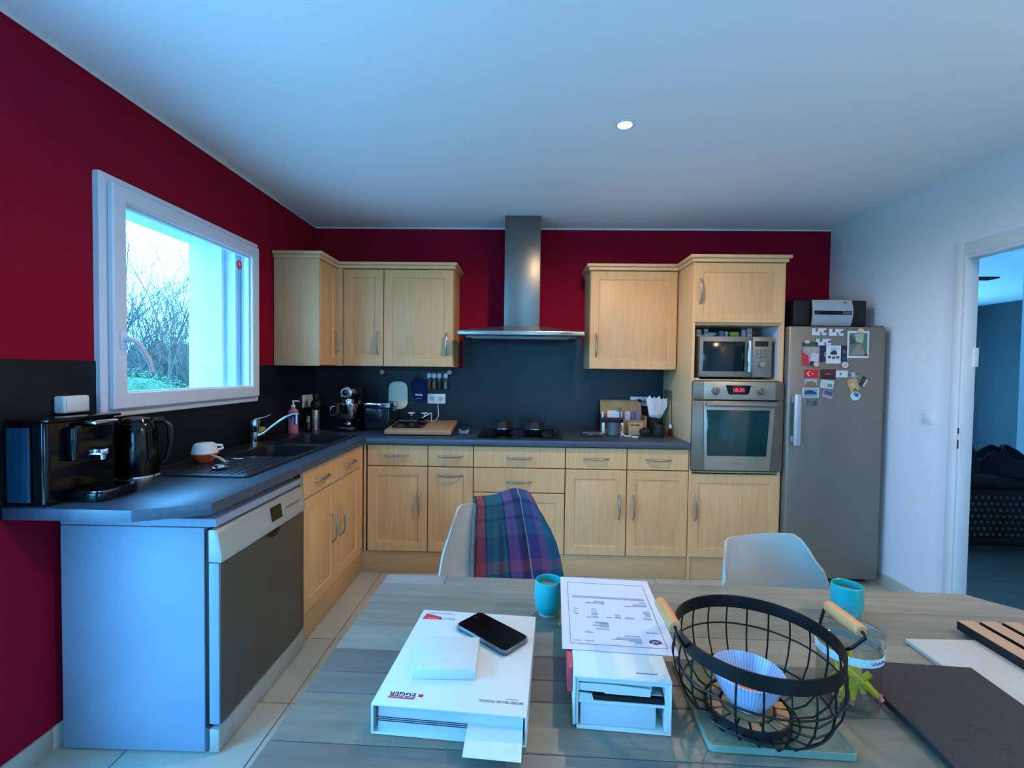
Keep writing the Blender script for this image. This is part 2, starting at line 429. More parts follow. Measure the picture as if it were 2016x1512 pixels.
# room beyond the doorway
FLR2 = pm('grey_wood_floor', (138, 134, 124), 0.4, noise=(6, 0.2), stretch=(1, 8, 1))
struct('floor_next_room', MB().box(W+0.001, -3.1, -0.12, 9.0, 4.2, -0.004), FLR2, smooth=False)
struct('ceiling_next_room', MB().box(W+0.0701, -3.1, 2.452, 9.0, 4.2, 2.57), CEIL, smooth=False)
struct('wall_next_room', MB().box(8.72, -3.1, 0, 8.85, 4.2, 2.452), DARKW, smooth=False)
struct('wall_next_room_end', MB().prism([(W+0.14, 0), (5.0, 0), (5.0, 2.15), (8.0, 2.15), (8.0, 0), (8.72, 0), (8.72, 2.452), (W+0.14, 2.452)], -4.2, -4.1, mat=M_XZ), WHITE, smooth=False)
struct('wall_next_room_side', MB().box(W+0.0501, 0.201, 0, W+0.14, 4.2, 2.452), WHITE, smooth=False)
struct('wall_next_room_pier', MB().box(6.0, -0.6, 0, 6.15, 0.578, 2.452), WHITE, smooth=False)
struct('wall_next_room_front', MB().box(W+0.0501, -3.1, 0, 8.72, -3.0, 2.452), WHITE, smooth=False)
glazed('window_4', 'white glazed opening in the room beyond the doorway', M_XZ, 5.002, 7.998, 0.0, 2.148, -4.18)
vt = thing('ceiling_vent', 'small dark slot vent on the blue lit ceiling beyond the doorway', 'vent', (6.755, 1.73, 2.45))
obj('vent_frame', MB().box(6.64, 1.66, 2.438, 6.87, 1.80, 2.452, bev=0.002), BLACKM, vt)
obj('slot', MB().box(6.66, 1.70, 2.434, 6.85, 1.76, 2.438), BLACKG, vt)

# ceiling spotlights
BULB = pm('lit_lens', (255, 244, 225), 0.5, emit=((255, 236, 205), 30.0), noise=(4, 0.02))
def downlight(x, y, label, watts, group=None):
    t = thing('ceiling_spotlight', label, 'spotlight', (x, y, H), group=group)
    obj('trim_ring', MB().lathe([(0.030, -0.001), (0.041, -0.001), (0.043, -0.004), (0.041, -0.007), (0.032, -0.009), (0.030, -0.006), (0.030, -0.001)], (x, y, H), 32), PLAST, t)
    obj('lens', MB().lathe([(0, -0.002), (0.030, -0.002), (0.030, -0.005), (0, -0.0055)], (x, y, H), 28), BULB, t)
    l = bpy.data.lights.new('spot_light', 'SPOT'); l.energy = watts; l.color = (1.0, 0.72, 0.44); l.spot_size = R(176); l.spot_blend = 0.5; l.shadow_soft_size = 0.03
    lo = bpy.data.objects.new('spot_light', l); COL.objects.link(lo); lo.parent = t; lo.location = (0, 0, -0.012)
downlight(2.067, -1.521, 'lit round recessed spotlight in the white ceiling', 66)
for x, y, lab, w_ in ((3.55, -3.05, 'lit round ceiling spotlight beside the doorway end of the table', 72),):
    downlight(x, y, lab, w_, 'ceiling spotlights')
# ------------------------------------------------------------------ base cabinets, back run (fronts face the camera)
FY = -0.603      # front plane of the back run
FX = 0.589       # front plane of the left run
TH = 0.019
def add_front(parent, name, x0, x1, z0, z1, handle=None, face='back', framed=True, hpos=None, plane=None):
    g = 0.0028
    w, h = x1-x0-2*g, z1-z0-2*g
    if face == 'back':
        m = FACE_BACK(x0+g, (plane if plane is not None else FY)+TH, z0+g)
    else:
        m = FACE_LEFT((plane if plane is not None else FX)-TH, x0+g, z0+g)
    f = obj(name, MB().front(w, h, TH, inset=(min(0.058, w*0.24) if framed else 0), mat=m), WOOD, parent)
    if handle:
        hx, hz = hpos
        if face == 'back': hm = Matrix.Translation((hx, (plane if plane is not None else FY), hz))
        else: hm = Matrix.Translation(((plane if plane is not None else FX), hx, hz)) @ Matrix.Rotation(R(90), 4, 'Z')
        obj('handle', bow(MB(), hm, 0.165, vertical=(handle == 'v')), NICKEL, f)
    return f

def base_unit(label, x0, x1, fronts):
    t = thing('base_cabinet', label, 'cabinet', ((x0+x1)/2, -0.3, 0.146), group='base cabinets of the back run')
    obj('carcass', MB().box(x0+0.001, FY+TH+0.001, 0.147, x1-0.001, -0.012, 0.861), GAP, t, smooth=False)
    for f in fronts: add_front(t, *f[:1], x0, x1, *f[1:3], **f[3])
    return t
X = [0.614, 1.014, 1.314, 1.914, 2.314, 2.712]
DZ = 0.714
t = base_unit('beech base cabinet in the corner with one drawer over a door', X[0], X[1], [
    ('drawer_front', DZ, 0.857, dict(handle='h', hpos=(0.81, 0.785), framed=False)),
    ('door', 0.148, DZ, dict(handle='v', hpos=(0.960, 0.475)))])
obj('corner_filler', MB().box(FX+0.001, -0.598, 0.147, 0.605, -0.582, 0.861, bev=0.001), WOOD, t)
obj('filler_backing', MB().box(0.605, -0.586, 0.147, 0.6145, -0.5835, 0.861), GAP, t)
base_unit('narrow beech base cabinet with drawer and pull-out front', X[1], X[2], [
    ('drawer_front', DZ, 0.857, dict(handle='h', hpos=(1.164, 0.786), framed=False)),
    ('door', 0.148, DZ, dict(handle='h', hpos=(1.164, 0.662)))])
base_unit('wide beech base cabinet with three stacked drawers under the hob', X[2], X[3], [
    ('drawer_front', DZ, 0.857, dict(handle='h', hpos=(1.615, 0.782), framed=False)),
    ('drawer_front', 0.552, DZ, dict(handle='h', hpos=(1.615, 0.625), framed=False)),
    ('drawer_front', 0.148, 0.552, dict(handle='h', hpos=(1.615, 0.500)))])
base_unit('beech base cabinet with its door handle near the right edge', X[3], X[4], [
    ('drawer_front', DZ, 0.857, dict(handle='h', hpos=(2.114, 0.785), framed=False)),
    ('door', 0.148, DZ, dict(handle='v', hpos=(2.265, 0.470)))])
base_unit('beech base cabinet touching the tall oven cabinet', X[4], X[5], [
    ('drawer_front', DZ, 0.857, dict(handle='h', hpos=(2.514, 0.785), framed=False)),
    ('door', 0.148, DZ, dict(handle='v', hpos=(2.358, 0.470)))])

# ------------------------------------------------------------------ sink cabinet, left run (fronts face +x)
t = thing('sink_cabinet', 'beech double sink cabinet with two false drawers between dishwasher and corner', 'cabinet', (0.3, -1.05, 0.146))
obj('carcass', MB().box(0.012, -1.437, 0.147, FX-TH-0.001, -0.612, 0.70).box(FX-TH-0.03, -1.437, 0.70, FX-TH-0.001, -0.612, 0.861), GAP, t, smooth=False)
for a, b, hx in ((-1.438, -1.05, -1.108), (-1.05, -0.662, -0.992)):
    add_front(t, 'drawer_front', a, b, DZ, 0.857, handle='h', hpos=((a+b)/2, 0.785), face='left', framed=False)
    add_front(t, 'door', a, b, 0.148, DZ, handle='v', hpos=(hx, 0.47), face='left')
obj('corner_post', MB().box(FX-TH, -0.658, 0.147, FX-0.001, -0.6055, 0.861, bev=0.002), WOOD, t)
pl = thing('plinth', 'beech kickboard under the back run of base cabinets', 'kickboard', (1.6, -0.58, 0))
obj('board', MB().box(FX-0.02, -0.588, 0.0015, 2.712, -0.572, 0.145, bev=0.001), WOODP, pl)
pl = thing('plinth', 'beech kickboard under the sink cabinet', 'kickboard', (0.57, -1.0, 0))
obj('board', MB().box(0.556, -1.437, 0.0015, 0.572, -0.589, 0.145, bev=0.001), WOODP, pl)

# ------------------------------------------------------------------ worktop with sink cut-out
SX0, SX1, SY0, SY1 = 0.055, 0.520, -1.775, -0.520
wt = MB().prism([(0.0075, -0.0075), (0.0075, -2.222), (0.421, -2.222), (0.614, -2.132), (0.614, -0.628), (2.711, -0.628), (2.711, -0.0075)], 0.862, 0.90,
                holes=[[(SX0+0.015, SY0+0.015), (SX1-0.015, SY0+0.015), (SX1-0.015, SY1-0.015), (SX0+0.015, SY1-0.015)]], bev=0.0025, seg=2)
tag(obj('worktop', wt, TOPM), 'dark slate L-shaped worktop with chamfered end', 'worktop')

SINKM = pm('dark_composite_sink', (34, 37, 44), 0.34, noise=(200, 0.3), bump=(300, 0.06))
t = thing('sink', 'dark composite double-bowl sink with ribbed drainer set in worktop', 'sink', (0.29, -1.15, 0.90))
B1 = rrect(0.175, -1.355, 0.490, -1.005, 0.05); B2 = rrect(0.175, -0.940, 0.490, -0.560, 0.05)
obj('rim_plate', MB().prism(rrect(SX0, SY0, SX1, SY1, 0.02), 0.9003, 0.908, holes=[B1, B2], bev=0.0022), SINKM, t)
for k, B in enumerate((B1, B2)):
    cx = sum(p[0] for p in B)/len(B); cy = sum(p[1] for p in B)/len(B)
    bm_ = MB(); tb = bmesh.new(); levels = ((1.0, 0.905), (0.985, 0.86), (0.95, 0.755), (0.88, 0.735), (0.2, 0.730)); rings = []
    for sc_, z in levels: rings.append([tb.verts.new((cx+(p[0]-cx)*sc_, cy+(p[1]-cy)*sc_, z)) for p in B])
    for a, b in zip(rings, rings[1:]):
        for i in range(len(B)): tb.faces.new((a[i], a[(i+1) % len(B)], b[(i+1) % len(B)], b[i]))
    tb.faces.new(rings[-1]); bmesh.ops.recalc_face_normals(tb, faces=tb.faces[:]); bmesh.ops.reverse_faces(tb, faces=tb.faces[:]); bmesh.ops.solidify(tb, geom=tb.faces[:], thickness=-0.004); bm_._merge(tb)
    b_ = obj('bowl', bm_, SINKM, t)
    obj('drain', MB().lathe([(0, 0.7365), (0.04, 0.7365), (0.042, 0.734), (0, 0.734)], (cx, cy, 0), 24), CHROME, b_)
rb = MB()
for k in range(13):
    x = 0.095 + k*0.030
    rb.box(x, -1.745, 0.9080, x+0.012, -1.395, 0.9105, bev=0.001, seg=1)
obj('drainer_ribs', rb, SINKM, t)
t = thing('mixer_tap', 'chrome single-lever mixer tap standing behind the sink', 'tap', (0.105, -0.985, 0.908))
cx, cy = 0.095, -1.000
obj('body', MB().lathe([(0.028, 0.9085), (0.028, 0.918), (0.022, 0.924), (0.021, 0.98), (0.0235, 0.984), (0.0235, 1.035), (0.020, 1.05), (0, 1.054)], (cx, cy, 0), 24), CHROME, t)
obj('lever', MB().tube([(cx, cy, 1.048), (cx+0.022, cy+0.012, 1.056), (cx+0.050, cy+0.024, 1.063), (cx+0.080, cy+0.034, 1.078)], [0.016, 0.011, 0.008, 0.006], n=10, flat=0.6), CHROME, t)
obj('spout', MB().tube([(cx+0.01, cy+0.008, 0.955), (cx+0.045, cy+0.025, 0.975), (cx+0.095, cy+0.055, 1.022), (cx+0.140, cy+0.082, 1.058), (cx+0.172, cy+0.100, 1.075), (cx+0.202, cy+0.115, 1.076)], [0.011, 0.0105, 0.010, 0.010, 0.010, 0.0105], n=12), CHROME, t)
obj('nozzle', MB().lathe([(0, 1.071), (0.012, 1.071), (0.0125, 1.015), (0.010, 1.012), (0, 1.012)], (cx+0.190, cy+0.109, 0), 16), CHROME, t)

# ------------------------------------------------------------------ dishwasher
SILVER = pm('silver_grey_panel', (176, 178, 172), 0.4, 0.25, noise=(10, 0.06))
DWSTEEL = pm('dark_reflective_steel', (96, 94, 86), 0.4, 0.6, noise=(20, 0.12), stretch=(1, 1, 20))
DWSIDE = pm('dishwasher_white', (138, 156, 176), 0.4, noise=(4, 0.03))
t = thing('dishwasher', 'freestanding silver dishwasher with white side under the worktop end', 'dishwasher', (0.3, -1.757, 0))
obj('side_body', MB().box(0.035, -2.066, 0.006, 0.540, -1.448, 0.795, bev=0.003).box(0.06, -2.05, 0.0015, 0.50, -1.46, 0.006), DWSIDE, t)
obj('gap_shade', MB().box(0.5405, -2.060, 0.09, 0.5555, -1.452, 0.785), BLACKM, t, smooth=False)  # black box filling the door gap, its shade put in as colour
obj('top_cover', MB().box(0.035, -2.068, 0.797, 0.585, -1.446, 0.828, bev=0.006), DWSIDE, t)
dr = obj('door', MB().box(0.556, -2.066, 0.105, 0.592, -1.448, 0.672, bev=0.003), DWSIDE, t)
obj('steel_skin', MB().box(0.5925, -2.062, 0.108, 0.596, -1.452, 0.668, bev=0.001), DWSTEEL, dr)
# control fascia leans back at its top
pts = [(0.556, 0.675), (0.602, 0.675), (0.602, 0.70), (0.590, 0.775), (0.580, 0.787), (0.556, 0.787)]
fa = MB().prism(pts, 0, 0.618, mat=Matrix(((1, 0, 0, 0), (0, 0, -1, -1.448), (0, 1, 0, 0), (0, 0, 0, 1))), bev=0.002)
fo = obj('control_fascia', fa, SILVER, t)
tilt = Matrix.Translation((0.5962, -1.70, 0.735)) @ Matrix.Rotation(R(9), 4, 'Y').inverted()
obj('display', MB().box(-0.001, -0.04, -0.028, 0.0035, 0.04, 0.030, mat=Matrix.Translation((0.5962, -1.70, 0.737)) @ Matrix.Rotation(R(-9), 4, 'Y')), BLACKG, fo)
obj('button_row', MB().box(-0.001, -0.06, -0.004, 0.0022, 0.06, 0.004, mat=Matrix.Translation((0.5965, -1.56, 0.735)) @ Matrix.Rotation(R(-9), 4, 'Y')), NICKEL, fo)
obj('handle_recess', MB().lathe([(0, 0), (0.045, 0), (0.045, 0.003), (0, 0.003)], n=24, mat=Matrix.Translation((0.597, -1.72, 0.668)) @ Matrix.Rotation(R(90), 4, 'Y') @ Matrix.Diagonal((0.5, 1, 1, 1))), BLACKM, fo)
obj('kick_strip', MB().box(0.556, -2.066, 0.006, 0.590, -1.448, 0.088, bev=0.002), SILVER, t)

# ------------------------------------------------------------------ wall cabinets
def wall_unit(label, x0, x1, fronts, side=None):
    t = thing('wall_cabinet', label, 'cabinet', ((x0+x1)/2, -0.16, 1.368), group='wall cabinets')
    obj('carcass', MB().box(x0+0.001, -0.33+TH+0.001, 1.370, x1-0.001, -0.008, 2.058), WOODE, t, smooth=False)
    for a, b, hp in fronts: add_front(t, 'door', a, b, 1.368, 2.058, handle='v', hpos=hp, plane=-0.33)
    return t
wall_unit('narrow beech wall cabinet in the corner beside the end cabinet', 0.345, 0.636, [(0.345, 0.636, (0.596, 1.535))])
wall_unit('wide beech wall cabinet just left of the extractor hood', 0.636, 1.133, [(0.636, 1.133, (1.088, 1.532))])
wall_unit('single beech wall cabinet between the hood and the oven cabinet', 2.096, 2.706, [(2.096, 2.706, (2.142, 1.535))])
t = thing('wall_cabinet', 'beech wall cabinet on the window wall showing its plain end panel', 'cabinet', (0.15, -0.48, 1.368), group='wall cabinets')
obj('carcass', MB().box(0.008, -0.606, 1.370, 0.285, -0.335, 2.058).box(0.008, -0.335, 1.370, 0.343, -0.31, 2.058), WOODE, t, smooth=False)
obj('end_panel', MB().box(0.008, -0.625, 1.366, 0.305, -0.607, 2.060, bev=0.001), WOODE, t)
add_front(t, 'door', -0.606, -0.34, 1.368, 2.058, handle='v', hpos=(-0.375, 1.535), face='left', plane=0.305)
CORN = pm('beech_cornice', (226, 182, 130), 0.4, noise=(6, 0.08), stretch=(3, 3, 3))
def cornice(label, pts_fn):
    t = thing('cornice', label, 'moulding', (*pts_fn(0.0)[1], 2.06))
    obj('upper_lip', MB().prism(pts_fn(0.028), 2.083, 2.104, bev=0.006, seg=3), CORN, t)
    obj('lower_step', MB().prism(pts_fn(0.012), 2.0605, 2.083, bev=0.003), CORN, t)
cornice('beech cornice moulding capping the wall cabinets next to the window', lambda e: [(0.008, -0.009), (0.008, -0.625-e), (0.305+e, -0.625-e), (0.305+e, -0.33-e), (1.133+e, -0.33-e), (1.133+e, -0.009)])
cornice('beech cornice moulding capping the cabinets by the fridge', lambda e: [(2.096-e, -0.009), (2.096-e, -0.33-e), (2.714-e, -0.33-e), (2.714-e, -0.603-e), (3.297+e, -0.603-e), (3.297+e, -0.009)])

# ------------------------------------------------------------------ tall oven cabinet
INS = pm('pale_niche_laminate', (206, 204, 200), 0.5, noise=(6, 0.05))
t = thing('oven_cabinet', 'tall beech cabinet housing the oven and microwave', 'cabinet', (3.0, -0.3, 0))
CX0, CX1 = 2.714, 3.298
obj('side_panel', MB().box(CX0, FY+0.003, 0.002, CX0+0.018, -0.008, 2.0595, bev=0.001), WOODE, t)
obj('side_panel', MB().box(CX1-0.018, FY+0.003, 0.002, CX1, -0.008, 2.0595, bev=0.001), WOODE, t)
obj('niche_lining', MB().box(CX0+0.019, -0.03, 1.312, CX1-0.019, -0.009, 1.66).box(CX1-0.022, FY+0.022, 1.3125, CX1-0.0185, -0.03, 1.66), INS, t)
obj('shelf', MB().box(CX0+0.0185, FY+0.01, 1.303, CX1-0.0185, -0.009, 1.311, bev=0.001), WOODE, t)
for z0, z1 in ((1.661, 1.679), (0.703, 0.712), (2.04, 2.058)): obj('shelf', MB().box(CX0+0.0185, FY+0.021, z0, CX1-0.0185, -0.009, z1), WOODE, t)
add_front(t, 'door', CX0+0.002, CX1-0.002, 1.672, 2.058, handle='v', hpos=(2.757, 1.875))
add_front(t, 'door', CX0+0.002, CX1-0.002, 0.148, 0.700, handle='v', hpos=(2.757, 0.475))
obj('kickboard', MB().box(CX0+0.019, -0.588, 0.002, CX1-0.019, -0.572, 0.145), WOODP, t)

# oven
OVS = pm('oven_steel', (130, 116, 98), 0.36, 0.6, noise=(30, 0.1), stretch=(30, 1, 1))
OVG = pm('oven_dark_glass', (14, 52, 48), 0.06, noise=(5, 0.2), coat=0.5)
LED = pm('red_led', (255, 40, 50), 0.5, emit=((255, 40, 60), 2.2), noise=(5, 0.02))
t = thing('oven', 'built-in steel oven with dark glass door and red clock', 'oven', (3.0, -0.33, 0.712))
obj('cavity_body', MB().box(CX0+0.030, FY+0.008, 0.715, CX1-0.030, -0.06, 1.295), BLACKM, t, smooth=False)
pn = obj('control_panel', MB().box(CX0+0.003, FY-0.020, 1.180, CX1-0.003, FY+0.002, 1.300, bev=0.004), OVS, t)
oy = FY-0.020
OVC = pm('oven_lit_centre_steel', (170, 160, 142), 0.34, 0.55, noise=(30, 0.08), stretch=(30, 1, 1))  # lighter copy of the oven steel, curved front's shading put in the colour
obj('lit_panel_centre', MB().box(2.787, oy-0.0025, 1.184, 3.240, oy-0.0002, 1.297, bev=0.001), OVC, pn)  # flat plate added to hold the painted lighter middle
oy -= 0.0025
ds = obj('clock_window', MB().prism([(2.925, 1.274), (3.085, 1.274), (3.070, 1.222), (3.060, 1.215), (2.950, 1.215), (2.940, 1.222)], -oy, -oy+0.003, mat=M_XZ, bev=0.001), BLACKG, pn)
txt('clock_digits', '18:30', 0.034, LED, ds, Matrix.Translation(Vector((3.005, oy-0.0034, 1.244)) - t.location) @ Matrix.Rotation(R(90), 4, 'X'))
for x in (2.861, 3.147):
    k = obj('knob', MB().lathe([(0.026, 0), (0.026, 0.006), (0.019, 0.008), (0.018, 0.026), (0.015, 0.028), (0, 0.028)], n=24, mat=Matrix.Translation((x, oy, 1.237)) @ Matrix.Rotation(R(90), 4, 'X')), OVS, pn)
    obj('grip', MB().box(x-0.004, oy-0.036, 1.221, x+0.004, oy-0.027, 1.253, bev=0.002), OVS, k)
txt('panel_marking', 'o  o  o  o  o', 0.012, BLACKM, pn, Matrix.Translation(Vector((3.0, oy-0.0006, 1.198)) - t.location) @ Matrix.Rotation(R(90), 4, 'X'))
dr = obj('door', MB().box(CX0+0.003, FY-0.020, 0.724, CX1-0.003, FY+0.002, 1.174, bev=0.004), OVS, t)
obj('door_panel', MB().prism([(2.787, 1.165), (3.240, 1.165), (3.212, 0.730), (2.800, 0.730)], -oy-0.0025, -oy+0.006, mat=M_XZ, bev=0.002), OVC, dr)
obj('glass', MB().prism([(2.805, 1.117), (3.205, 1.117), (3.187, 0.822), (2.814, 0.822)], -oy+0.006, -oy+0.009, mat=M_XZ, bev=0.001), OVG, dr)
obj('handle', MB().box(2.792, oy-0.040, 1.143, 3.236, oy-0.012, 1.163, bev=0.008, seg=3).box(2.80, oy-0.014, 1.145, 2.83, oy-0.002, 1.16).box(3.20, oy-0.014, 1.145, 3.23, oy-0.002, 1.16), NICKEL, dr)
txt('maker_mark', 'ooooo', 0.018, STEELV, dr, Matrix.Translation(Vector((3.0, oy-0.0065, 0.775)) - t.location) @ Matrix.Rotation(R(90), 4, 'X'))

# microwave
t = thing('microwave', 'grey steel microwave oven standing in the cabinet niche', 'microwave', (3.02, -0.35, 1.311))
mx0, mx1, my, mz0, mz1 = 2.775, 3.243, -0.566, 1.326, 1.592
MWS = pm('microwave_grey', (138, 132, 122), 0.42, 0.5, noise=(20, 0.1), stretch=(20, 1, 1))
obj('case', MB().box(mx0, my+0.02, mz0, mx1, -0.16, mz1, bev=0.004), MWS, t)
for x in (mx0+0.04, mx1-0.04):
    for y in (-0.50, -0.2):
        obj('foot', MB().lathe([(0, 1.3115), (0.016, 1.3115), (0.018, 1.326), (0, 1.326)], (x, y, 0), 16), BLACKM, t)
dr = obj('door', MB().box(mx0+0.001, my, mz0+0.002, 3.112, my+0.0195, mz1-0.002, bev=0.004), MWS, t)
obj('window', MB().box(mx0+0.024, my-0.003, mz0+0.038, 3.066, my-0.0002, mz1-0.035, bev=0.001), pm('microwave_dark_glass', (14, 22, 26), 0.12, noise=(30, 0.2)), dr)
obj('handle', MB().box(3.074, my-0.034, mz0+0.030, 3.100, my-0.020, mz1-0.028, bev=0.006, seg=3).box(3.08, my-0.021, mz0+0.05, 3.094, my-0.0005, mz0+0.065).box(3.08, my-0.021, mz1-0.065, 3.094, my-0.0005, mz1-0.05), CHROME, dr)
pn = obj('control_panel', MB().box(3.116, my, mz0+0.002, mx1-0.001, my+0.0195, mz1-0.002, bev=0.004), MWS, t)
obj('display', MB().box(3.132, my-0.002, 1.527, 3.216, my-0.0002, 1.561), BLACKG, pn)
obj('knob', MB().lathe([(0.022, 0), (0.021, 0.012), (0.018, 0.016), (0, 0.016)], n=24, mat=Matrix.Translation((3.174, my, 1.411)) @ Matrix.Rotation(R(90), 4, 'X')), NICKEL, pn)
bt = MB()
for r_ in range(3):
    for c_ in range(3): bt.box(3.138+c_*0.026, my-0.0015, 1.452+r_*0.022, 3.154+c_*0.026, my-0.0002, 1.464+r_*0.022, bev=0.0005, seg=1)
obj('buttons', bt, STEELV, pn)

# ------------------------------------------------------------------ extractor hood
HOODS = pm('hood_steel', (170, 166, 158), 0.3, 0.9, noise=(30, 0.1), stretch=(30, 1, 1))
HOODC = pm('chimney_steel', (132, 128, 122), 0.34, 0.85, noise=(24, 0.12), stretch=(40, 40, 0.6))
t = thing('extractor_hood', 'stainless steel chimney extractor hood above the hob', 'hood', (1.617, -0.25, 1.56))
obj('chimney', MB().box(1.490, -0.292, 1.665, 1.744, -0.008, 2.4495, bev=0.002), HOODC, t)
cn = MB(); tb = bmesh.new()
lo = [tb.verts.new(p) for p in ((1.190, -0.497, 1.618), (2.036, -0.497, 1.618), (2.036, -0.009, 1.618), (1.190, -0.009, 1.618))]
hi = [tb.verts.new(p) for p in ((1.485, -0.297, 1.668), (1.749, -0.297, 1.668), (1.749, -0.009, 1.668), (1.485, -0.009, 1.668))]
for i in range(4): tb.faces.new((lo[i], lo[(i+1) % 4], hi[(i+1) % 4], hi[i]))
tb.faces.new(hi); tb.faces.new(lo[::-1]); bmesh.ops.recalc_face_normals(tb, faces=tb.faces[:]); cn._merge(tb)
obj('canopy', cn, HOODS, t, smooth=False)
bar = obj('front_bar', MB().box(1.188, -0.502, 1.590, 2.038, -0.009, 1.617, bev=0.003), HOODS, t)
for k in range(5):
    obj('button', MB().lathe([(0.005, 0), (0.005, 0.003), (0, 0.003)], n=12, mat=Matrix.Translation((1.888+k*0.016, -0.502, 1.603)) @ Matrix.Rotation(R(90), 4, 'X')), BLACKM, bar)
fi = obj('filter', MB().box(1.24, -0.46, 1.572, 1.985, -0.03, 1.589, bev=0.003), STEELV, t)
obj('filter_edge', MB().box(1.28, -0.462, 1.567, 1.93, -0.45, 1.5715, bev=0.001), NICKEL, fi)

# ------------------------------------------------------------------ fridge
FRM = pm('fridge_steel', (134, 126, 114), 0.42, 0.55, noise=(40, 0.1), stretch=(60, 60, 0.8))
FRS = pm('fridge_side_grey', (100, 98, 92), 0.5, 0.3, noise=(20, 0.08))
t = thing('fridge', 'tall single-door steel fridge covered in magnets', 'fridge', (3.605, -0.33, 0))
fx0, fx1 = 3.304, 3.906
obj('body', MB().box(fx0, -0.582, 0.045, fx1, -0.03, 1.645, bev=0.004), FRS, t)
obj('kick_grille', MB().box(fx0+0.02, -0.565, 0.003, fx1-0.02, -0.06, 0.044), BLACKM, t)
dpts = rrect(fx0, -0.648, fx1, -0.585, 0.018, 4)
dr = obj('door', MB().prism(dpts, 0.05, 1.652, bev=0.004), FRM, t)
obj('hinge_cap', MB().box(fx1-0.09, -0.635, 1.6525, fx1-0.01, -0.59, 1.662, bev=0.003), STEELV, dr)
obj('handle', MB().box(3.321, -0.700, 0.905, 3.362, -0.686, 1.225, bev=0.004).box(3.33, -0.687, 1.17, 3.355, -0.6485, 1.21).box(3.33, -0.687, 0.92, 3.355, -0.6485, 0.96), pm('satin_aluminium', (196, 200, 204), 0.35, 0.6, noise=(20, 0.05)), dr)
# ------------------------------------------------------------------ garden outside the kitchen window
LAWN = pm('lawn_green', (92, 108, 66), 0.95, noise=(3, 0.35), bump=(60, 0.5))
struct('ground', MB().box(-60, -30, -0.50, -0.345, 60, -0.30).box(-0.345, 0.5, -0.5, 3.9, 60, -0.30).box(-0.345, -30, -0.5, 9.2, -7.3, -0.30), LAWN, smooth=False)
BOUNCE = pm('pale_bounce_slab', (214, 210, 202), 0.9, noise=(4, 0.12), bump=(80, 0.2))
struct('bounce_slab', MB().box(-7.0, -9.0, -0.31, -0.346, -1.9, -0.10).box(-0.346, -10.5, -0.31, 9.0, -7.21, -0.10), BOUNCE, smooth=False)  # unseen pale slab, added to throw daylight up onto the ceiling
BARK = pm('grey_bark', (104, 92, 84), 0.9, noise=(12, 0.4))
BARKD = pm('dark_bark', (70, 64, 60), 0.9, noise=(12, 0.4))
def bare_tree(label, x, y, h, seed, mat, stems=4, depth=5, spread=0.35):
    rnd = random.Random(seed)
    t = thing('bare_tree', label, 'tree', (x, y, -0.32), group='bare trees outside the window')
    verts, faces = [], []
    def seg(a, b, ra, rb, n=4):
        d = (b-a).normalized(); u = d.orthogonal().normalized(); v = d.cross(u); i0 = len(verts)
        for p, r_ in ((a, ra), (b, rb)):
            for q in range(n):
                an = 2*math.pi*q/n; verts.append(p + (u*math.cos(an)+v*math.sin(an))*r_)
        for q in range(n): faces.append((i0+q, i0+(q+1) % n, i0+n+(q+1) % n, i0+n+q))
    def grow(p, d, ln, r_, lv):
        k = 3 if lv > 2 else 2
        for i in range(k):
            d2 = (d + Vector((rnd.gauss(0, .13), rnd.gauss(0, .13), rnd.gauss(0.05, .10)))).normalized()
            q = p + d2*ln/k
            r1 = max(r_*(1-0.28/k*1.4), 0.0035)
            seg(p, q, r_, r1); p, d, r_ = q, d2, r1
            if lv > 0 and (i > 0 or lv < depth):
                for _ in range(1 if lv > 1 else 2):
                    sd = (d + Vector((rnd.gauss(0, .55), rnd.gauss(0, .55), rnd.gauss(.1, .35)))).normalized()
                    grow(p, sd, ln*rnd.uniform(.5, .75), r_*0.55, lv-1)
        if lv > 0: grow(p, d, ln*0.62, r_*0.8, lv-1)
    for s in range(stems):
        a = 2*math.pi*s/stems + rnd.uniform(-.4, .4)
        d = Vector((math.cos(a)*spread, math.sin(a)*spread, 1)).normalized()
        grow(Vector((math.cos(a)*.08, math.sin(a)*.08, 0)), d, h*rnd.uniform(.34, .46), 0.036*h/5, depth-1)
    me = bpy.data.meshes.new('branches'); me.from_pydata([tuple(v) for v in verts], [], faces); me.materials.append(mat)
    o = bpy.data.objects.new('branches', me); COL.objects.link(o); o.parent = t
    return t
tl = ['tall bare many-stemmed tree nearest the window jamb', 'bare slanting tree in the middle of the window view', 'bare tree whose twigs reach the left window edge',
      'thin bare tree standing behind the green bush', 'small bare tree low against the window reveal', 'distant bare tree with a wide crown', 'distant bare tree between two others', 'distant bare tree above the lawn', 'distant bare tree by the field edge']
for i, (x, y, h, st) in enumerate(((-6.4, 6.8, 4.6, 4), (-7.9, 7.2, 5.4, 5), (-9.3, 6.6, 5.8, 4), (-7.2, 8.8, 4.4, 3), (-5.6, 7.4, 3.6, 3), (-12.5, 13, 6.2, 4), (-10.5, 12.5, 5.4, 4), (-14.5, 12, 6.0, 4), (-9.0, 12.8, 5.0, 4))):
    bare_tree(tl[i], x, y, h, 40+i, BARKD if i % 2 else BARK, st, 5 if i < 4 else 4, 0.30 if i < 5 else 0.4)
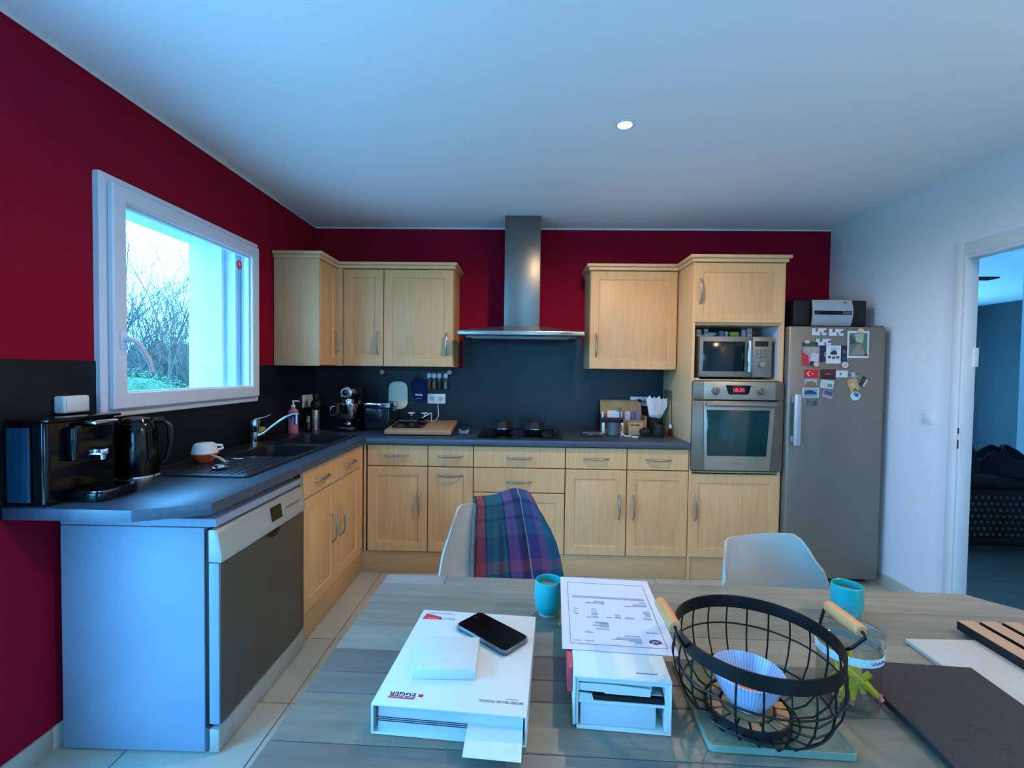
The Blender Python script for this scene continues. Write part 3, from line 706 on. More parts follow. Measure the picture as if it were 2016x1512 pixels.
# lumpy hedgerow behind the trees
def hedge_pt(u, v):
    x = -34 + 40*u; y0 = 19.5 + 5*u
    h = 2.7 + 0.5*math.sin(u*31) + 0.35*math.sin(u*67+1) + 0.2*math.sin(u*151+2)
    a = math.pi*v
    bump = 1 + 0.07*math.sin(u*190+v*17) + 0.06*math.sin(u*83-v*29)
    return (x, y0 - 1.3*math.cos(a)*bump, -0.35 + h*math.sin(a)**0.7*bump)
tag(obj('hedgerow', MB().grid(hedge_pt, 220, 14), BARK, smooth=60), 'distant leafless hedgerow closing the garden view', 'hedge')
# tangle of twigs closing the view at the field edge
rnd = random.Random(9); vs, fs = [], []
for k in range(20000):
    a = rnd.uniform(-1, 1); x = -14 + a*13; y = 16.3 + a*3 + rnd.uniform(-1.2, 1.2); z = -0.3 + abs(rnd.gauss(0, 1.9))
    l = rnd.uniform(.5, 1.3); dx, dy = rnd.gauss(0, .3), rnd.gauss(0, .3); w = rnd.uniform(.004, .011); i0 = len(vs)
    for (px, py, pz, ww) in ((x, y, z, w), (x+dx*l, y+dy*l, z+l, w*.4)):
        for q in range(3): vs.append((px + ww*math.cos(q*2.09), py + ww*math.sin(q*2.09), pz))
    for q in range(3): fs.append((i0+q, i0+(q+1) % 3, i0+3+(q+1) % 3, i0+3+q))
me = bpy.data.meshes.new('thicket'); me.from_pydata(vs, [], fs); me.materials.append(BARK)
o = bpy.data.objects.new('thicket', me); COL.objects.link(o); tag(o, 'tangled leafless thicket at the end of the garden', 'thicket', kind='stuff')
LEAF = pm('bush_leaf_green', (76, 104, 66), 0.8, noise=(4, 0.35))
def bush(label, x, y, rx, ry, rz, zc, seed):
    rnd = random.Random(seed)
    t = thing('round_bush', label, 'bush', (x, y, -0.3))
    core = MB().ball((x, y, zc), 1.0, rx*.9, ry*.9, rz*.9, n=18)
    obj('core', core, LEAF, t)
    vs, fs = [], []
    for k in range(9000):
        u, a = rnd.uniform(-.35, 1), rnd.uniform(0, 2*math.pi); s = math.sqrt(max(0, 1-u*u)); q = rnd.uniform(.88, 1.06)
        p = Vector((rx*s*math.cos(a)*q, ry*s*math.sin(a)*q, zc + 0.3 + rz*u*q)); n = Vector((s*math.cos(a), s*math.sin(a), u))
        n = (n + Vector((rnd.gauss(0, .5), rnd.gauss(0, .5), rnd.gauss(0, .5)))).normalized(); e = n.orthogonal().normalized(); f = n.cross(e); w = rnd.uniform(.010, .022); i0 = len(vs)
        for c, d in ((-1, 0), (0, -.6), (1, 0), (0, .6)): vs.append(tuple(p + e*c*w + f*d*w))
        fs.append((i0, i0+1, i0+2, i0+3))
    me = bpy.data.meshes.new('foliage'); me.from_pydata(vs, [], fs); me.materials.append(LEAF)
    o = bpy.data.objects.new('foliage', me); COL.objects.link(o); o.parent = t; o['kind'] = 'stuff'
bush('round green leafy bush outside the kitchen window', -3.45, 2.35, 0.85, 0.85, 0.80, 0.48, 5)
bush('lower green bush further along the garden', -3.3, 4.2, 0.8, 0.7, 0.75, 0.38, 6)

# ------------------------------------------------------------------ seen through the doorway
SOFA = pm('dark_brown_cover', (44, 40, 38), 0.9, noise=(60, 0.3), bump=(90, 0.4))
DOT = pm('pale_knit_dots', (120, 112, 104), 0.9, noise=(60, 0.2))
t = thing('sofa', 'dark sofa with dotted cover in the room beyond the doorway', 'sofa', (5.6, 0.35, 0))
obj('base', MB().box(4.75, -0.04, 0.06, 6.5 - 0.52, 0.56, 0.13, bev=0.02), BLACKM, t)
for x in (4.82, 5.88):
    for y in (0.03, 0.5): obj('foot', MB().lathe([(0, -0.003), (0.025, -0.003), (0.03, 0.06), (0, 0.06)], (x, y, 0), 12), BLACKM, t)
obj('front_cover', MB().box(4.74, -0.05, 0.12, 5.98, 0.56, 0.50, bev=0.03, seg=3), SOFA, t)
dm = MB()
for i in range(26):
    for j in range(7): dm.ball((4.79+i*0.046+(j % 2)*0.023, -0.050, 0.155+j*0.047), 0.013, 1, 0.6, 1, n=6)
d_ = obj('cover_dots', dm, DOT, t); d_['kind'] = 'stuff'
obj('seat_cushion', MB().box(4.75, -0.06, 0.505, 5.97, 0.54, 0.60, bev=0.035, seg=3), SOFA, t)
def heap(name, label, cx, cy, z0, rx, ry, h, col, seed, pn='fold'):
    rnd = random.Random(seed); ph = [rnd.uniform(0, 6.28) for _ in range(8)]
    def fn(u, v):
        a = 2*math.pi*u; r_ = v
        w = 1 + .18*math.sin(3*a+ph[0]) + .10*math.sin(5*a+ph[1])
        z = h*(1-r_**2.2)*(1+.22*math.sin(4*a+6*r_+ph[2])+.15*math.sin(7*a-5*r_+ph[3]))
        return (cx + rx*r_*w*math.cos(a), cy + ry*r_*w*math.sin(a), z0 + max(0.0, z))
    m = MB().grid(fn, 36, 14)
    bmesh.ops.remove_doubles(m.bm, verts=m.bm.verts, dist=1e-5)
    o = obj(name, m, pm('cloth_%d' % seed, col, 0.95, noise=(25, 0.3), bump=(60, 0.4)), smooth=80)
    tag(o, label, 'clothes', 'clothes heaped on the sofa')
heap('folded_clothes', 'dark garment heap piled highest on the sofa', 5.08, 0.20, 0.60, 0.22, 0.20, 0.30, (30, 34, 46), 1)
heap('folded_clothes', 'pale crumpled garment behind the dark heap on the sofa', 4.98, 0.12, 0.60, 0.14, 0.12, 0.17, (130, 136, 148), 2)
heap('folded_clothes', 'brown black garment spread flat along the sofa seat', 5.45, 0.16, 0.60, 0.30, 0.22, 0.16, (28, 26, 30), 3)
# ------------------------------------------------------------------ things on the left worktop
WTZ = 0.9005
t = thing('coffee_machine', 'glossy black coffee machine with chrome spout at the worktop end', 'coffee machine', (0.11, -2.08, WTZ))
obj('body', MB().prism(rrect(0.010, -2.206, 0.135, -1.950, 0.015, 4), 0.9015, 1.165, bev=0.004), BLACKG, t)
obj('reflection_panel', MB().prism(rrect(0.016, -2.216, 0.090, -2.207, 0.004, 3), 0.915, 1.150), pm('painted_blue_reflection', (22, 60, 86), 0.08, noise=(6, 0.4), stretch=(20, 1, 1)), t)  # bluish reflection on the glossy side, put into this panel's colour
obj('lid', MB().box(0.008, -2.211, 1.166, 0.150, -1.945, 1.176, bev=0.003), BLACKG, t)
obj('brew_head', MB().box(0.135, -2.145, 1.03, 0.170, -1.995, 1.150, bev=0.012, seg=3), BLACKG, t)
obj('lever', MB().box(0.1505, -2.115, 1.151, 0.212, -2.025, 1.163, bev=0.005, seg=2), CHROME, t)
obj('spout', MB().prism([(0.150, -2.10), (0.203, -2.085), (0.213, -2.07), (0.203, -2.055), (0.150, -2.04)], 1.045, 1.065, bev=0.004).lathe([(0, 1.028), (0.009, 1.028), (0.012, 1.046), (0, 1.046)], (0.193, -2.07, 0), 12), CHROME, t)
tr = obj('drip_tray', MB().prism(rrect(0.136, -2.150, 0.262, -1.990, 0.03, 5), 0.9015, 0.932, bev=0.004), BLACKG, t)
obj('grate', MB().prism(rrect(0.146, -2.142, 0.254, -1.998, 0.026, 5), 0.9322, 0.9345), CHROME, tr)
t = thing('kettle', 'glossy black electric kettle with level window beside the coffee machine', 'kettle', (0.092, -1.812, WTZ))
kx, ky = 0.092, -1.812
obj('power_base', MB().lathe([(0, 0.901), (0.078, 0.901), (0.080, 0.912), (0.076, 0.918), (0, 0.918)], (kx, ky, 0), 32), CHROME, t)
obj('body', MB().lathe([(0, 0.919), (0.074, 0.919), (0.077, 0.93), (0.077, 1.02), (0.072, 1.09), (0.066, 1.118), (0.060, 1.128), (0, 1.130)], (kx, ky, 0), 36), BLACKG, t)
obj('lid', MB().lathe([(0, 1.130), (0.050, 1.130), (0.046, 1.140), (0.020, 1.146), (0, 1.146)], (kx, ky, 0), 28), BLACKG, t)
obj('spout', MB().tube([(kx-0.045, ky-0.03, 1.085), (kx-0.072, ky-0.045, 1.112), (kx-0.086, ky-0.05, 1.124)], [0.028, 0.020, 0.012], n=12), BLACKG, t)
obj('handle', MB().tube([(kx+0.040, ky+0.034, 1.128), (kx+0.066, ky+0.056, 1.130), (kx+0.084, ky+0.071, 1.105), (kx+0.086, ky+0.073, 1.03), (kx+0.076, ky+0.064, 0.965), (kx+0.052, ky+0.044, 0.945)], [0.012, 0.014, 0.014, 0.013, 0.012, 0.010], n=10), BLACKG, t)
wm = Matrix.Translation((kx, ky, 0)) @ Matrix.Rotation(R(-58), 4, 'Z')
obj('level_window', MB().prism(rrect(-0.009, 0.955, 0.009, 1.075, 0.009, 5), -0.0795, -0.0745, mat=wm @ Matrix(((1, 0, 0, 0), (0, 0, 1, 0), (0, 1, 0, 0), (0, 0, 0, 1)))), pm('grey_level_window', (150, 160, 166), 0.3, noise=(30, 0.15)), t)
t = thing('wall_socket', 'white double socket on the dark panel above the coffee machine', 'socket', (0.006, -2.005, 1.21))
obj('box', MB().box(0.0062, -2.056, 1.180, 0.046, -1.960, 1.240, bev=0.006, seg=3), PLAST, t)
obj('flap', MB().box(0.046, -2.050, 1.186, 0.049, -1.966, 1.232, bev=0.001), PLAST, t)

# drainer: strainer, white bowl, drain plug
ORPL = pm('orange_plastic', (226, 92, 48), 0.45, noise=(20, 0.15))
t = thing('strainer', 'orange strainer with wooden handle lying on the drainer', 'strainer', (0.165, -1.52, 0.911))
sx, sy = 0.165, -1.515
obj('basket', MB().lathe([(0, 0.9115), (0.030, 0.9115), (0.045, 0.930), (0.052, 0.948), (0.057, 0.949), (0.057, 0.951), (0.049, 0.951), (0.042, 0.932), (0.028, 0.915), (0, 0.915)], (sx, sy, 0), 28), ORPL, t)
obj('handle', MB().tube([(sx+0.045, sy-0.025, 0.947), (sx+0.10, sy-0.05, 0.938), (sx+0.150, sy-0.075, 0.922)], [0.005, 0.0065, 0.007], n=8), pm('pale_wood_stick', (206, 180, 126), 0.6, noise=(30, 0.15)), t)
t = thing('small_bowl', 'upturned white bowl with lug handle resting on the orange strainer', 'bowl', (sx-0.005, sy+0.005, 0.952))
obj('shell', MB().lathe([(0.054, 0.9515), (0.050, 0.975), (0.043, 0.992), (0.034, 0.997), (0, 0.997), (0, 0.994), (0.032, 0.994), (0.041, 0.989), (0.047, 0.974), (0.051, 0.9515), (0.054, 0.9515)], (sx-0.005, sy+0.005, 0), 32), PLAST, t)
obj('lug', MB().tube([(sx+0.037, sy+0.022, 0.985), (sx+0.058, sy+0.032, 0.982), (sx+0.062, sy+0.034, 0.970), (sx+0.043, sy+0.025, 0.962)], 0.006, n=8), PLAST, t)
t = thing('table_knife', 'thin steel knife lying behind the strainer on the drainer', 'knife', (0.24, -1.44, 0.911))
obj('blade', MB().box(0.19, -1.444, 0.9115, 0.30, -1.430, 0.9135, bev=0.0005, seg=1), CHROME, t)
obj('grip', MB().tube([(0.15, -1.437, 0.915), (0.19, -1.437, 0.915)], 0.005, n=8), NICKEL, t)
t = thing('drain_plug', 'round chrome drain plug lying on the ribbed drainer', 'plug', (0.325, -1.655, 0.911))
px, py = 0.325, -1.655
obj('disc', MB().lathe([(0, 0.912), (0.030, 0.912), (0.034, 0.917), (0.031, 0.920), (0, 0.921)], (px, py, 0), 28), CHROME, t)
obj('cap', MB().lathe([(0, 0.921), (0.026, 0.921), (0.024, 0.927), (0, 0.929)], (px+0.004, py+0.004, 0), 24), CHROME, t)
obj('knob', MB().lathe([(0, 0.928), (0.006, 0.928), (0.008, 0.940), (0, 0.942)], (px+0.022, py+0.02, 0), 12), CHROME, t)

# behind the tap
t = thing('sponge_caddy', 'small caddy with yellow sponge and green scourer behind the tap', 'caddy', (0.06, -0.83, 0.9085))
obj('tray', MB().box(0.012, -0.90, 0.9087, 0.052, -0.79, 0.935, bev=0.003), BLACKM, t)
obj('sponge', MB().box(0.018, -0.84, 0.9355, 0.048, -0.796, 0.985, bev=0.005), pm('yellow_sponge', (222, 182, 62), 0.95, bump=(120, 0.6), noise=(40, 0.15)), t)
obj('scourer', MB().prism([(0, 0), (0.075, 0.02), (0.085, 0.11), (0.02, 0.07)], 0, 0.008, mat=Matrix.Translation((0.03, -0.925, 0.9355)) @ M_YZ), pm('grey_green_scourer', (128, 150, 138), 0.95, bump=(160, 0.6), noise=(50, 0.2)), t)
PINK = pm('pink_soap', (206, 116, 128), 0.25, noise=(8, 0.1), coat=0.3)
t = thing('soap_dispenser', 'pink liquid soap pump bottle with blue label', 'soap bottle', (0.060, -0.545, WTZ))
bx, by = 0.072, -0.50
obj('bottle', MB().lathe([(0, 0.901), (0.030, 0.901), (0.034, 0.907), (0.034, 1.045), (0.028, 1.065), (0.013, 1.078), (0.013, 1.085), (0, 1.085)], (bx, by, 0), 28, sy=0.75), PINK, t)
obj('pump', MB().lathe([(0, 1.085), (0.014, 1.085), (0.014, 1.098), (0.005, 1.100), (0.005, 1.118), (0.010, 1.120), (0.010, 1.128), (0, 1.128)], (bx, by, 0), 16).tube([(bx, by, 1.124), (bx+0.028, by+0.004, 1.126), (bx+0.040, by+0.006, 1.120)], [0.006, 0.005, 0.004], n=8), PLAST, t)
lm = Matrix.Translation((bx, by-0.0262, 1.01))
obj('label', MB().prism([(-0.022, 0.018), (-0.010, 0.024), (0.012, 0.022), (0.024, 0.012), (0.010, -0.004), (0.004, -0.024), (-0.004, -0.004), (-0.020, 0.0)], -0.001, 0.0015, mat=lm @ M_XZ), pm('blue_label', (74, 84, 168), 0.5, noise=(30, 0.3)), t)
tag(obj('sponge_cloth', MB().box(0.012, -0.44, 0.902, 0.030, -0.34, 1.055, bev=0.004), pm('cream_cloth', (200, 202, 190), 0.9, noise=(30, 0.1), bump=(90, 0.3))), 'cream cloth leaning upright behind the pink soap bottle', 'cloth')
t = thing('spray_bottle', 'small dark bottle with steel neck behind the sink', 'bottle', (0.13, -0.40, WTZ))
obj('glass_body', MB().lathe([(0, 0.901), (0.024, 0.901), (0.026, 0.908), (0.025, 0.955), (0.014, 0.972), (0, 0.972)], (0.13, -0.40, 0), 20), BLACKG, t)
obj('collar', MB().lathe([(0, 0.972), (0.014, 0.972), (0.013, 1.012), (0.006, 1.016), (0, 1.016)], (0.13, -0.40, 0), 16), NICKEL, t)
t = thing('pepper_mill', 'steel electric mill with bulbous black top by the socket', 'mill', (0.118, -0.26, WTZ))
obj('steel_tube', MB().lathe([(0, 0.901), (0.029, 0.901), (0.029, 0.955), (0.030, 0.956), (0.030, 0.960), (0.029, 0.961), (0.029, 1.045), (0.026, 1.05), (0, 1.05)], (0.118, -0.26, 0), 28), STEEL, t)
obj('black_head', MB().ball((0.128, -0.265, 1.085), 0.042, 1.0, 1.0, 1.05, n=18).lathe([(0.02, 1.115), (0.026, 1.15), (0.020, 1.165), (0, 1.168)], (0.122, -0.26, 0), 18), BLACKM, t)
t = thing('wall_socket', 'white double socket on the window wall behind the mill', 'socket', (0.006, -0.15, 1.11))
obj('plate', MB().box(0.0062, -0.235, 1.055, 0.016, -0.075, 1.150, bev=0.003), PLAST, t)
obj('insert', MB().box(0.016, -0.225, 1.065, 0.019, -0.16, 1.14, bev=0.002).box(0.016, -0.15, 1.065, 0.019, -0.085, 1.14, bev=0.002), PLAST, t)

# stand mixer
MIXB = pm('mixer_dark_enamel', (20, 20, 24), 0.2, noise=(9, 0.15), coat=0.4)
BOWLM = pm('polished_bowl_steel', (170, 172, 176), 0.12, 1.0, noise=(6, 0.05))
t = thing('stand_mixer', 'dark stand mixer with polished steel bowl in the counter corner', 'mixer', (0.37, -0.23, WTZ))
mx_, my_ = 0.362, -0.275
obj('base', MB().prism(rrect(mx_-0.085, -0.36, mx_+0.085, -0.03, 0.06, 6), 0.9015, 0.935, bev=0.008, seg=2), MIXB, t)
obj('column', MB().box(mx_-0.045, -0.135, 0.93, mx_+0.045, -0.04, 1.13, bev=0.025, seg=3), MIXB, t)
obj('head', MB().ball((mx_, -0.19, 1.178), 0.066, 0.95, 2.25, 0.98, n=22), MIXB, t)
obj('nose_ring', MB().lathe([(0, 0.004), (0.034, 0.004), (0.046, -0.004), (0.048, -0.03), (0.030, -0.03)], n=28, mat=Matrix.Translation((mx_, -0.325, 1.176)) @ Matrix.Rotation(R(90), 4, 'X')), CHROME, t)
obj('planetary', MB().lathe([(0, 1.075), (0.043, 1.075), (0.043, 1.115), (0.040, 1.13), (0, 1.13)], (mx_, -0.262, 0), 28), CHROME, t)
obj('attachment_knob', MB().lathe([(0, 0), (0.018, 0), (0.020, 0.012), (0.017, 0.022), (0, 0.022)], n=18, mat=Matrix.Translation((mx_+0.042, -0.285, 1.18)) @ Matrix.Rotation(R(60), 4, 'X')), NICKEL, t)
bo = obj('bowl', MB().lathe([(0, 0.9365), (0.055, 0.9365), (0.058, 0.941), (0.034, 0.947), (0.032, 0.957), (0.055, 0.967), (0.075, 0.995), (0.088, 1.035), (0.094, 1.093), (0.097, 1.095), (0.096, 1.098), (0.091, 1.096), (0.084, 1.04), (0.070, 1.0), (0.050, 0.972), (0, 0.968)], (mx_, my_+0.01, 0), 40), BOWLM, t)
obj('bowl_handle', MB().tube([(mx_-0.090, my_, 1.075), (mx_-0.115, my_-0.01, 1.072), (mx_-0.128, my_-0.012, 1.045), (mx_-0.118, my_-0.01, 1.01), (mx_-0.083, my_, 1.015)], 0.005, n=8), CHROME, bo)

# toaster
t = thing('toaster', 'dark blue-black toaster with chrome top band beside the mixer', 'toaster', (0.58, -0.17, WTZ))
TOA = pm('toaster_navy', (16, 24, 36), 0.18, noise=(9, 0.15), coat=0.4)
obj('housing', MB().box(0.485, -0.29, 0.912, 0.672, -0.06, 1.070, bev=0.012, seg=3), TOA, t)
obj('chrome_band', MB().box(0.484, -0.292, 1.0705, 0.673, -0.058, 1.104, bev=0.004, seg=2), CHROME, t)
obj('slot', MB().box(0.505, -0.20, 1.1045, 0.655, -0.17, 1.106).box(0.505, -0.13, 1.1045, 0.655, -0.10, 1.106), BLACKM, t)
obj('foot_plate', MB().box(0.50, -0.28, 0.9012, 0.657, -0.07, 0.911), BLACKM, t)
obj('lever', MB().box(0.6735, -0.19, 1.04, 0.679, -0.15, 1.055, bev=0.001), CHROME, t)

# chopping board with tablet and cable
BOARD = pm('oak_chopping_board', (188, 146, 102), 0.5, noise=(8, 0.18), stretch=(1, 8, 8), bump=(40, 0.05))
t = thing('chopping_board', 'thick oak chopping board lying tilted on the worktop', 'board', (0.90, -0.28, WTZ), rz=R(2))
tm = Matrix.Translation((0.913, -0.275, 0.935)) @ Matrix.Rotation(R(2), 4, 'Z') @ Matrix.Rotation(R(3.6), 4, 'X')
obj('board', MB().box(-0.226, -0.215, -0.015, 0.226, 0.215, 0.015, bev=0.004, mat=tm), BOARD, t)
for sx_ in (-0.19, 0.19): obj('foot', MB().lathe([(0, 0.9015), (0.012, 0.9015), (0.012, 0.932), (0, 0.932)], (0.905+sx_, -0.09, 0), 14), BLACKM, t)
t = thing('tablet', 'black tablet lying flat on the chopping board', 'tablet', (0.82, -0.30, 0.952))
m2 = Matrix.Translation((0.825, -0.300, 0.9555)) @ Matrix.Rotation(R(2), 4, 'Z') @ Matrix.Rotation(R(3.6), 4, 'X')
obj('slab', MB().prism(rrect(-0.11, -0.115, 0.11, 0.10, 0.012, 4), -0.004, 0.004, bev=0.002, mat=m2), BLACKG, t)
obj('screen', MB().prism(rrect(-0.10, -0.105, 0.10, 0.09, 0.006, 4), 0.0042, 0.0047, mat=m2), BLACKG, t)
for lab, x in (('glass shaker with flat white cap nearer the toaster', 0.792), ('glass shaker with flat white cap in front of the cable', 0.893)):
    t = thing('shaker', lab, 'shaker', (x, -0.135, 0.9605), group='white capped shakers behind the tablet')
    y = -0.135
    obj('glass_tube', MB().lathe([(0, 0.963), (0.011, 0.963), (0.011, 0.995), (0.008, 1.0), (0, 1.0)], (x, y, 0), 16), JARG, t)
    obj('stem', MB().lathe([(0, 1.0), (0.006, 1.0), (0.006, 1.018), (0, 1.018)], (x, y, 0), 12), PLAST, t)
    obj('cap', MB().lathe([(0, 1.018), (0.026, 1.018), (0.027, 1.024), (0.022, 1.027), (0, 1.027)], (x, y, 0), 24), PLAST, t)
t = thing('tablet_stand', 'white folding wire stand leaning over the tablet', 'stand', (0.93, -0.21, 0.96))
obj('arm', MB().prism([(0, 0), (0.055, 0.012), (0.115, 0.062), (0.108, 0.068), (0.045, 0.030), (0.06, 0.008)], 0, 0.006, mat=Matrix.Translation((0.845, -0.215, 0.9665)) @ M_XZ), PLAST, t)
obj('leg', MB().tube([(0.955, -0.217, 1.031), (0.962, -0.216, 1.028), (0.962, -0.214, 0.963)], 0.003, n=8), PLAST, t)

# rail with hanging things
t = thing('utensil_rail', 'thin steel rail with round end caps under the wall cabinets', 'rail', (0.80, -0.03, 1.325))
obj('rod', MB().tube([(0.545, -0.035, 1.327), (1.060, -0.035, 1.332)], 0.004, n=8), NICKEL, t)
for x, z in ((0.540, 1.327), (1.064, 1.332)):
    obj('end_cap', MB().lathe([(0, 0), (0.018, 0), (0.020, 0.006), (0.018, 0.040), (0, 0.042)], n=20, mat=Matrix.Translation((x, -0.0065, z)) @ Matrix.Rotation(R(90), 4, 'X')), NICKEL, t)
sl = ['spice jar of reddish powder, first on the rail rack', 'spice jar of golden powder, second on the rail rack', 'spice jar of dark seeds, third on the rail rack', 'pale spice jar hanging apart next to the rail end cap']
sc = [(150, 96, 60), (176, 138, 74), (96, 70, 66), (168, 164, 158)]
for k, x in enumerate((0.905, 0.944, 0.984, 1.034)):
    t = thing('spice_jar', sl[k], 'jar', (x, -0.035, 1.2), group='spice jars under the rail')
    obj('white_lid', MB().lathe([(0, 1.288), (0.018, 1.288), (0.018, 1.318), (0.016, 1.3225), (0, 1.3225)], (x, -0.035, 0), 20), PLAST, t)
    obj('glass', MB().lathe([(0, 1.200), (0.014, 1.200), (0.016, 1.206), (0.016, 1.287), (0, 1.287)], (x, -0.035, 0), 20), JARG, t)
    obj('spice', MB().lathe([(0, 1.203), (0.013, 1.203), (0.0135, 1.262), (0, 1.264)], (x, -0.035, 0), 16), pm('spice_%d' % k, sc[k], 0.9, noise=(80, 0.3)), t)
t = thing('wall_scale', 'pale mint rounded kitchen tray hanging on the dark panel', 'tray', (0.66, -0.02, 1.15))
obj('body', MB().prism(rrect(0.586, 1.040, 0.735, 1.256, 0.055, 7), 0.0065, 0.028, mat=M_XZ, bev=0.005), pm('pale_mint_plastic', (228, 236, 214), 0.5, noise=(10, 0.06)), t)
obj('raised_field', MB().prism(rrect(0.604, 1.095, 0.720, 1.235, 0.03, 6), 0.0282, 0.031, mat=M_XZ), pm('pale_mint_plastic', (228, 236, 214), 0.5), t)
NAVY = pm('navy_cotton', (20, 34, 84), 0.9, noise=(40, 0.25), bump=(90, 0.3))
t = thing('oven_mitt', 'navy blue pot holder with white print hanging from the rail', 'pot holder', (0.815, -0.02, 1.18))
obj('pad', MB().prism([(0.752, 1.24), (0.775, 1.275), (0.815, 1.285), (0.865, 1.272), (0.893, 1.235), (0.888, 1.17), (0.868, 1.115), (0.835, 1.093), (0.800, 1.097), (0.772, 1.14)], 0.0065, 0.020, mat=M_XZ, bev=0.004), NAVY, t)
obj('loop', MB().tube([(0.815, -0.022, 1.28), (0.812, -0.034, 1.305), (0.815, -0.040, 1.333), (0.819, -0.030, 1.305), (0.818, -0.018, 1.283)], 0.002, n=6), NAVY, t)
obj('print', MB().box(0.795, -0.0212, 1.148, 0.808, -0.0202, 1.160).box(0.811, -0.0212, 1.146, 0.822, -0.0202, 1.160).box(0.825, -0.0212, 1.149, 0.834, -0.0202, 1.161).box(0.838, -0.0212, 1.143, 0.849, -0.0202, 1.161).box(0.80, -0.0212, 1.124, 0.845, -0.0202, 1.127), PLAST, t)
def socket(label, x0, x1, z0, z1):
    t = thing('wall_socket', label, 'socket', ((x0+x1)/2, -0.006, z0))
    obj('plate', MB().box(x0, -0.017, z0, x1, -0.0062, z1, bev=0.003), PLAST, t)
    xm = (x0+x1)/2
    for a, b in ((x0+0.008, xm-0.004), (xm+0.004, x1-0.008)):
        s = obj('insert', MB().box(a, -0.020, z0+0.008, b, -0.0172, z1-0.008, bev=0.002), PLAST, t)
        obj('pin_well', MB().lathe([(0, 0), (0.019, 0), (0.019, 0.0012), (0, 0.0012)], n=20, mat=Matrix.Translation(((a+b)/2, -0.0201, (z0+z1)/2)) @ Matrix.Rotation(R(90), 4, 'X')), pm('socket_well', (176, 180, 178), 0.5, noise=(20, 0.05)), s)
    return t
socket('white double wall socket under the spice jars with a cable', 0.890, 1.030, 1.086, 1.163)
tag(obj('cable', MB().tube([(0.975, -0.022, 1.10), (0.977, -0.05, 1.07), (0.986, -0.07, 1.03), (0.990, -0.09, 0.995), (0.982, -0.13, 0.974), (0.965, -0.19, 0.966), (0.962, -0.212, 0.9645)], 0.0028, n=8), PLAST), 'thin white cable hanging from the socket to the chopping board', 'cable')
s2 = socket('white double wall socket half hidden by the cardboard box', 2.462, 2.612, 1.090, 1.162)
obj('black_plug', MB().lathe([(0, 0), (0.020, 0), (0.018, 0.025), (0, 0.03)], n=16, mat=Matrix.Translation((2.525, -0.0225, 1.125)) @ Matrix.Rotation(R(90), 4, 'X')).tube([(2.525, -0.045, 1.12), (2.54, -0.055, 1.09), (2.56, -0.04, 1.05), (2.565, -0.03, 0.98)], 0.004, n=6), BLACKM, s2)

# hob and the two black pan supports
t = thing('hob', 'black glass hob set flush in the worktop below the hood', 'hob', (1.615, -0.31, WTZ))
obj('glass', MB().prism(rrect(1.33, -0.555, 1.90, -0.06, 0.01, 3), 0.9012, 0.907, bev=0.001), BLACKG, t)
for k in range(4): obj('touch_mark', MB().lathe([(0.008, 0.9071), (0.010, 0.9071), (0.010, 0.9075), (0.008, 0.9075), (0.008, 0.9071)], (1.50+k*0.075, -0.52, 0), 16), STEELV, t)
for lab, x in (('black faceted pan with shiny front band nearer the board', 1.493), ('black faceted pan with shiny front band nearer the boxes', 1.716)):
    t = thing('small_pan', lab, 'pan', (x, -0.36, 0.907), group='black pans on the hob')
    y = -0.36
    pr = [(0, 0.9075), (0.052, 0.9075), (0.060, 0.915), (0.084, 0.943), (0.078, 0.956), (0.066, 0.994), (0.062, 0.994), (0.060, 0.985), (0, 0.982)]
    obj('body', MB().lathe(pr, (x, y, 0), 8, mat=Matrix.Rotation(R(22.5), 4, 'Z')), BLACKM, t, smooth=False)
    for s_ in (-1, 1): obj('ear', MB().prism([(0, -0.02), (0.03*s_, -0.012), (0.03*s_, 0.012), (0, 0.02)], 0.984, 0.996, mat=Matrix.Translation((x+s_*0.05, y, 0)), bev=0.002), BLACKM, t)
    obj('front_band', MB().box(x-0.030, y-0.0855, 0.945, x+0.030, y-0.079, 0.952, bev=0.002), CHROME, t)
t = thing('hob_timer', 'small black round timer standing at the hob corner', 'timer', (1.865, -0.33, 0.907))
obj('case', MB().lathe([(0, 0.9078), (0.017, 0.9078), (0.021, 0.925), (0.016, 0.945), (0, 0.948)], (1.865, -0.33, 0), 18), BLACKM, t)
obj('dial', MB().lathe([(0, 0.948), (0.008, 0.948), (0.007, 0.954), (0, 0.954)], (1.865, -0.33, 0), 12), BLACKM, t)
t = thing('clear_box', 'small clear plastic box between chopping board and hob', 'box', (1.225, -0.36, WTZ))
obj('shell', MB().box(1.185, -0.40, 0.9012, 1.265, -0.33, 0.940, bev=0.004), JARG, t)
obj('lid', MB().box(1.183, -0.402, 0.9405, 1.267, -0.328, 0.947, bev=0.002), JARG, t)
obj('contents', MB().box(1.192, -0.394, 0.903, 1.255, -0.337, 0.922, bev=0.004), pm('lilac_packets', (150, 146, 176), 0.8, noise=(60, 0.4)), t)

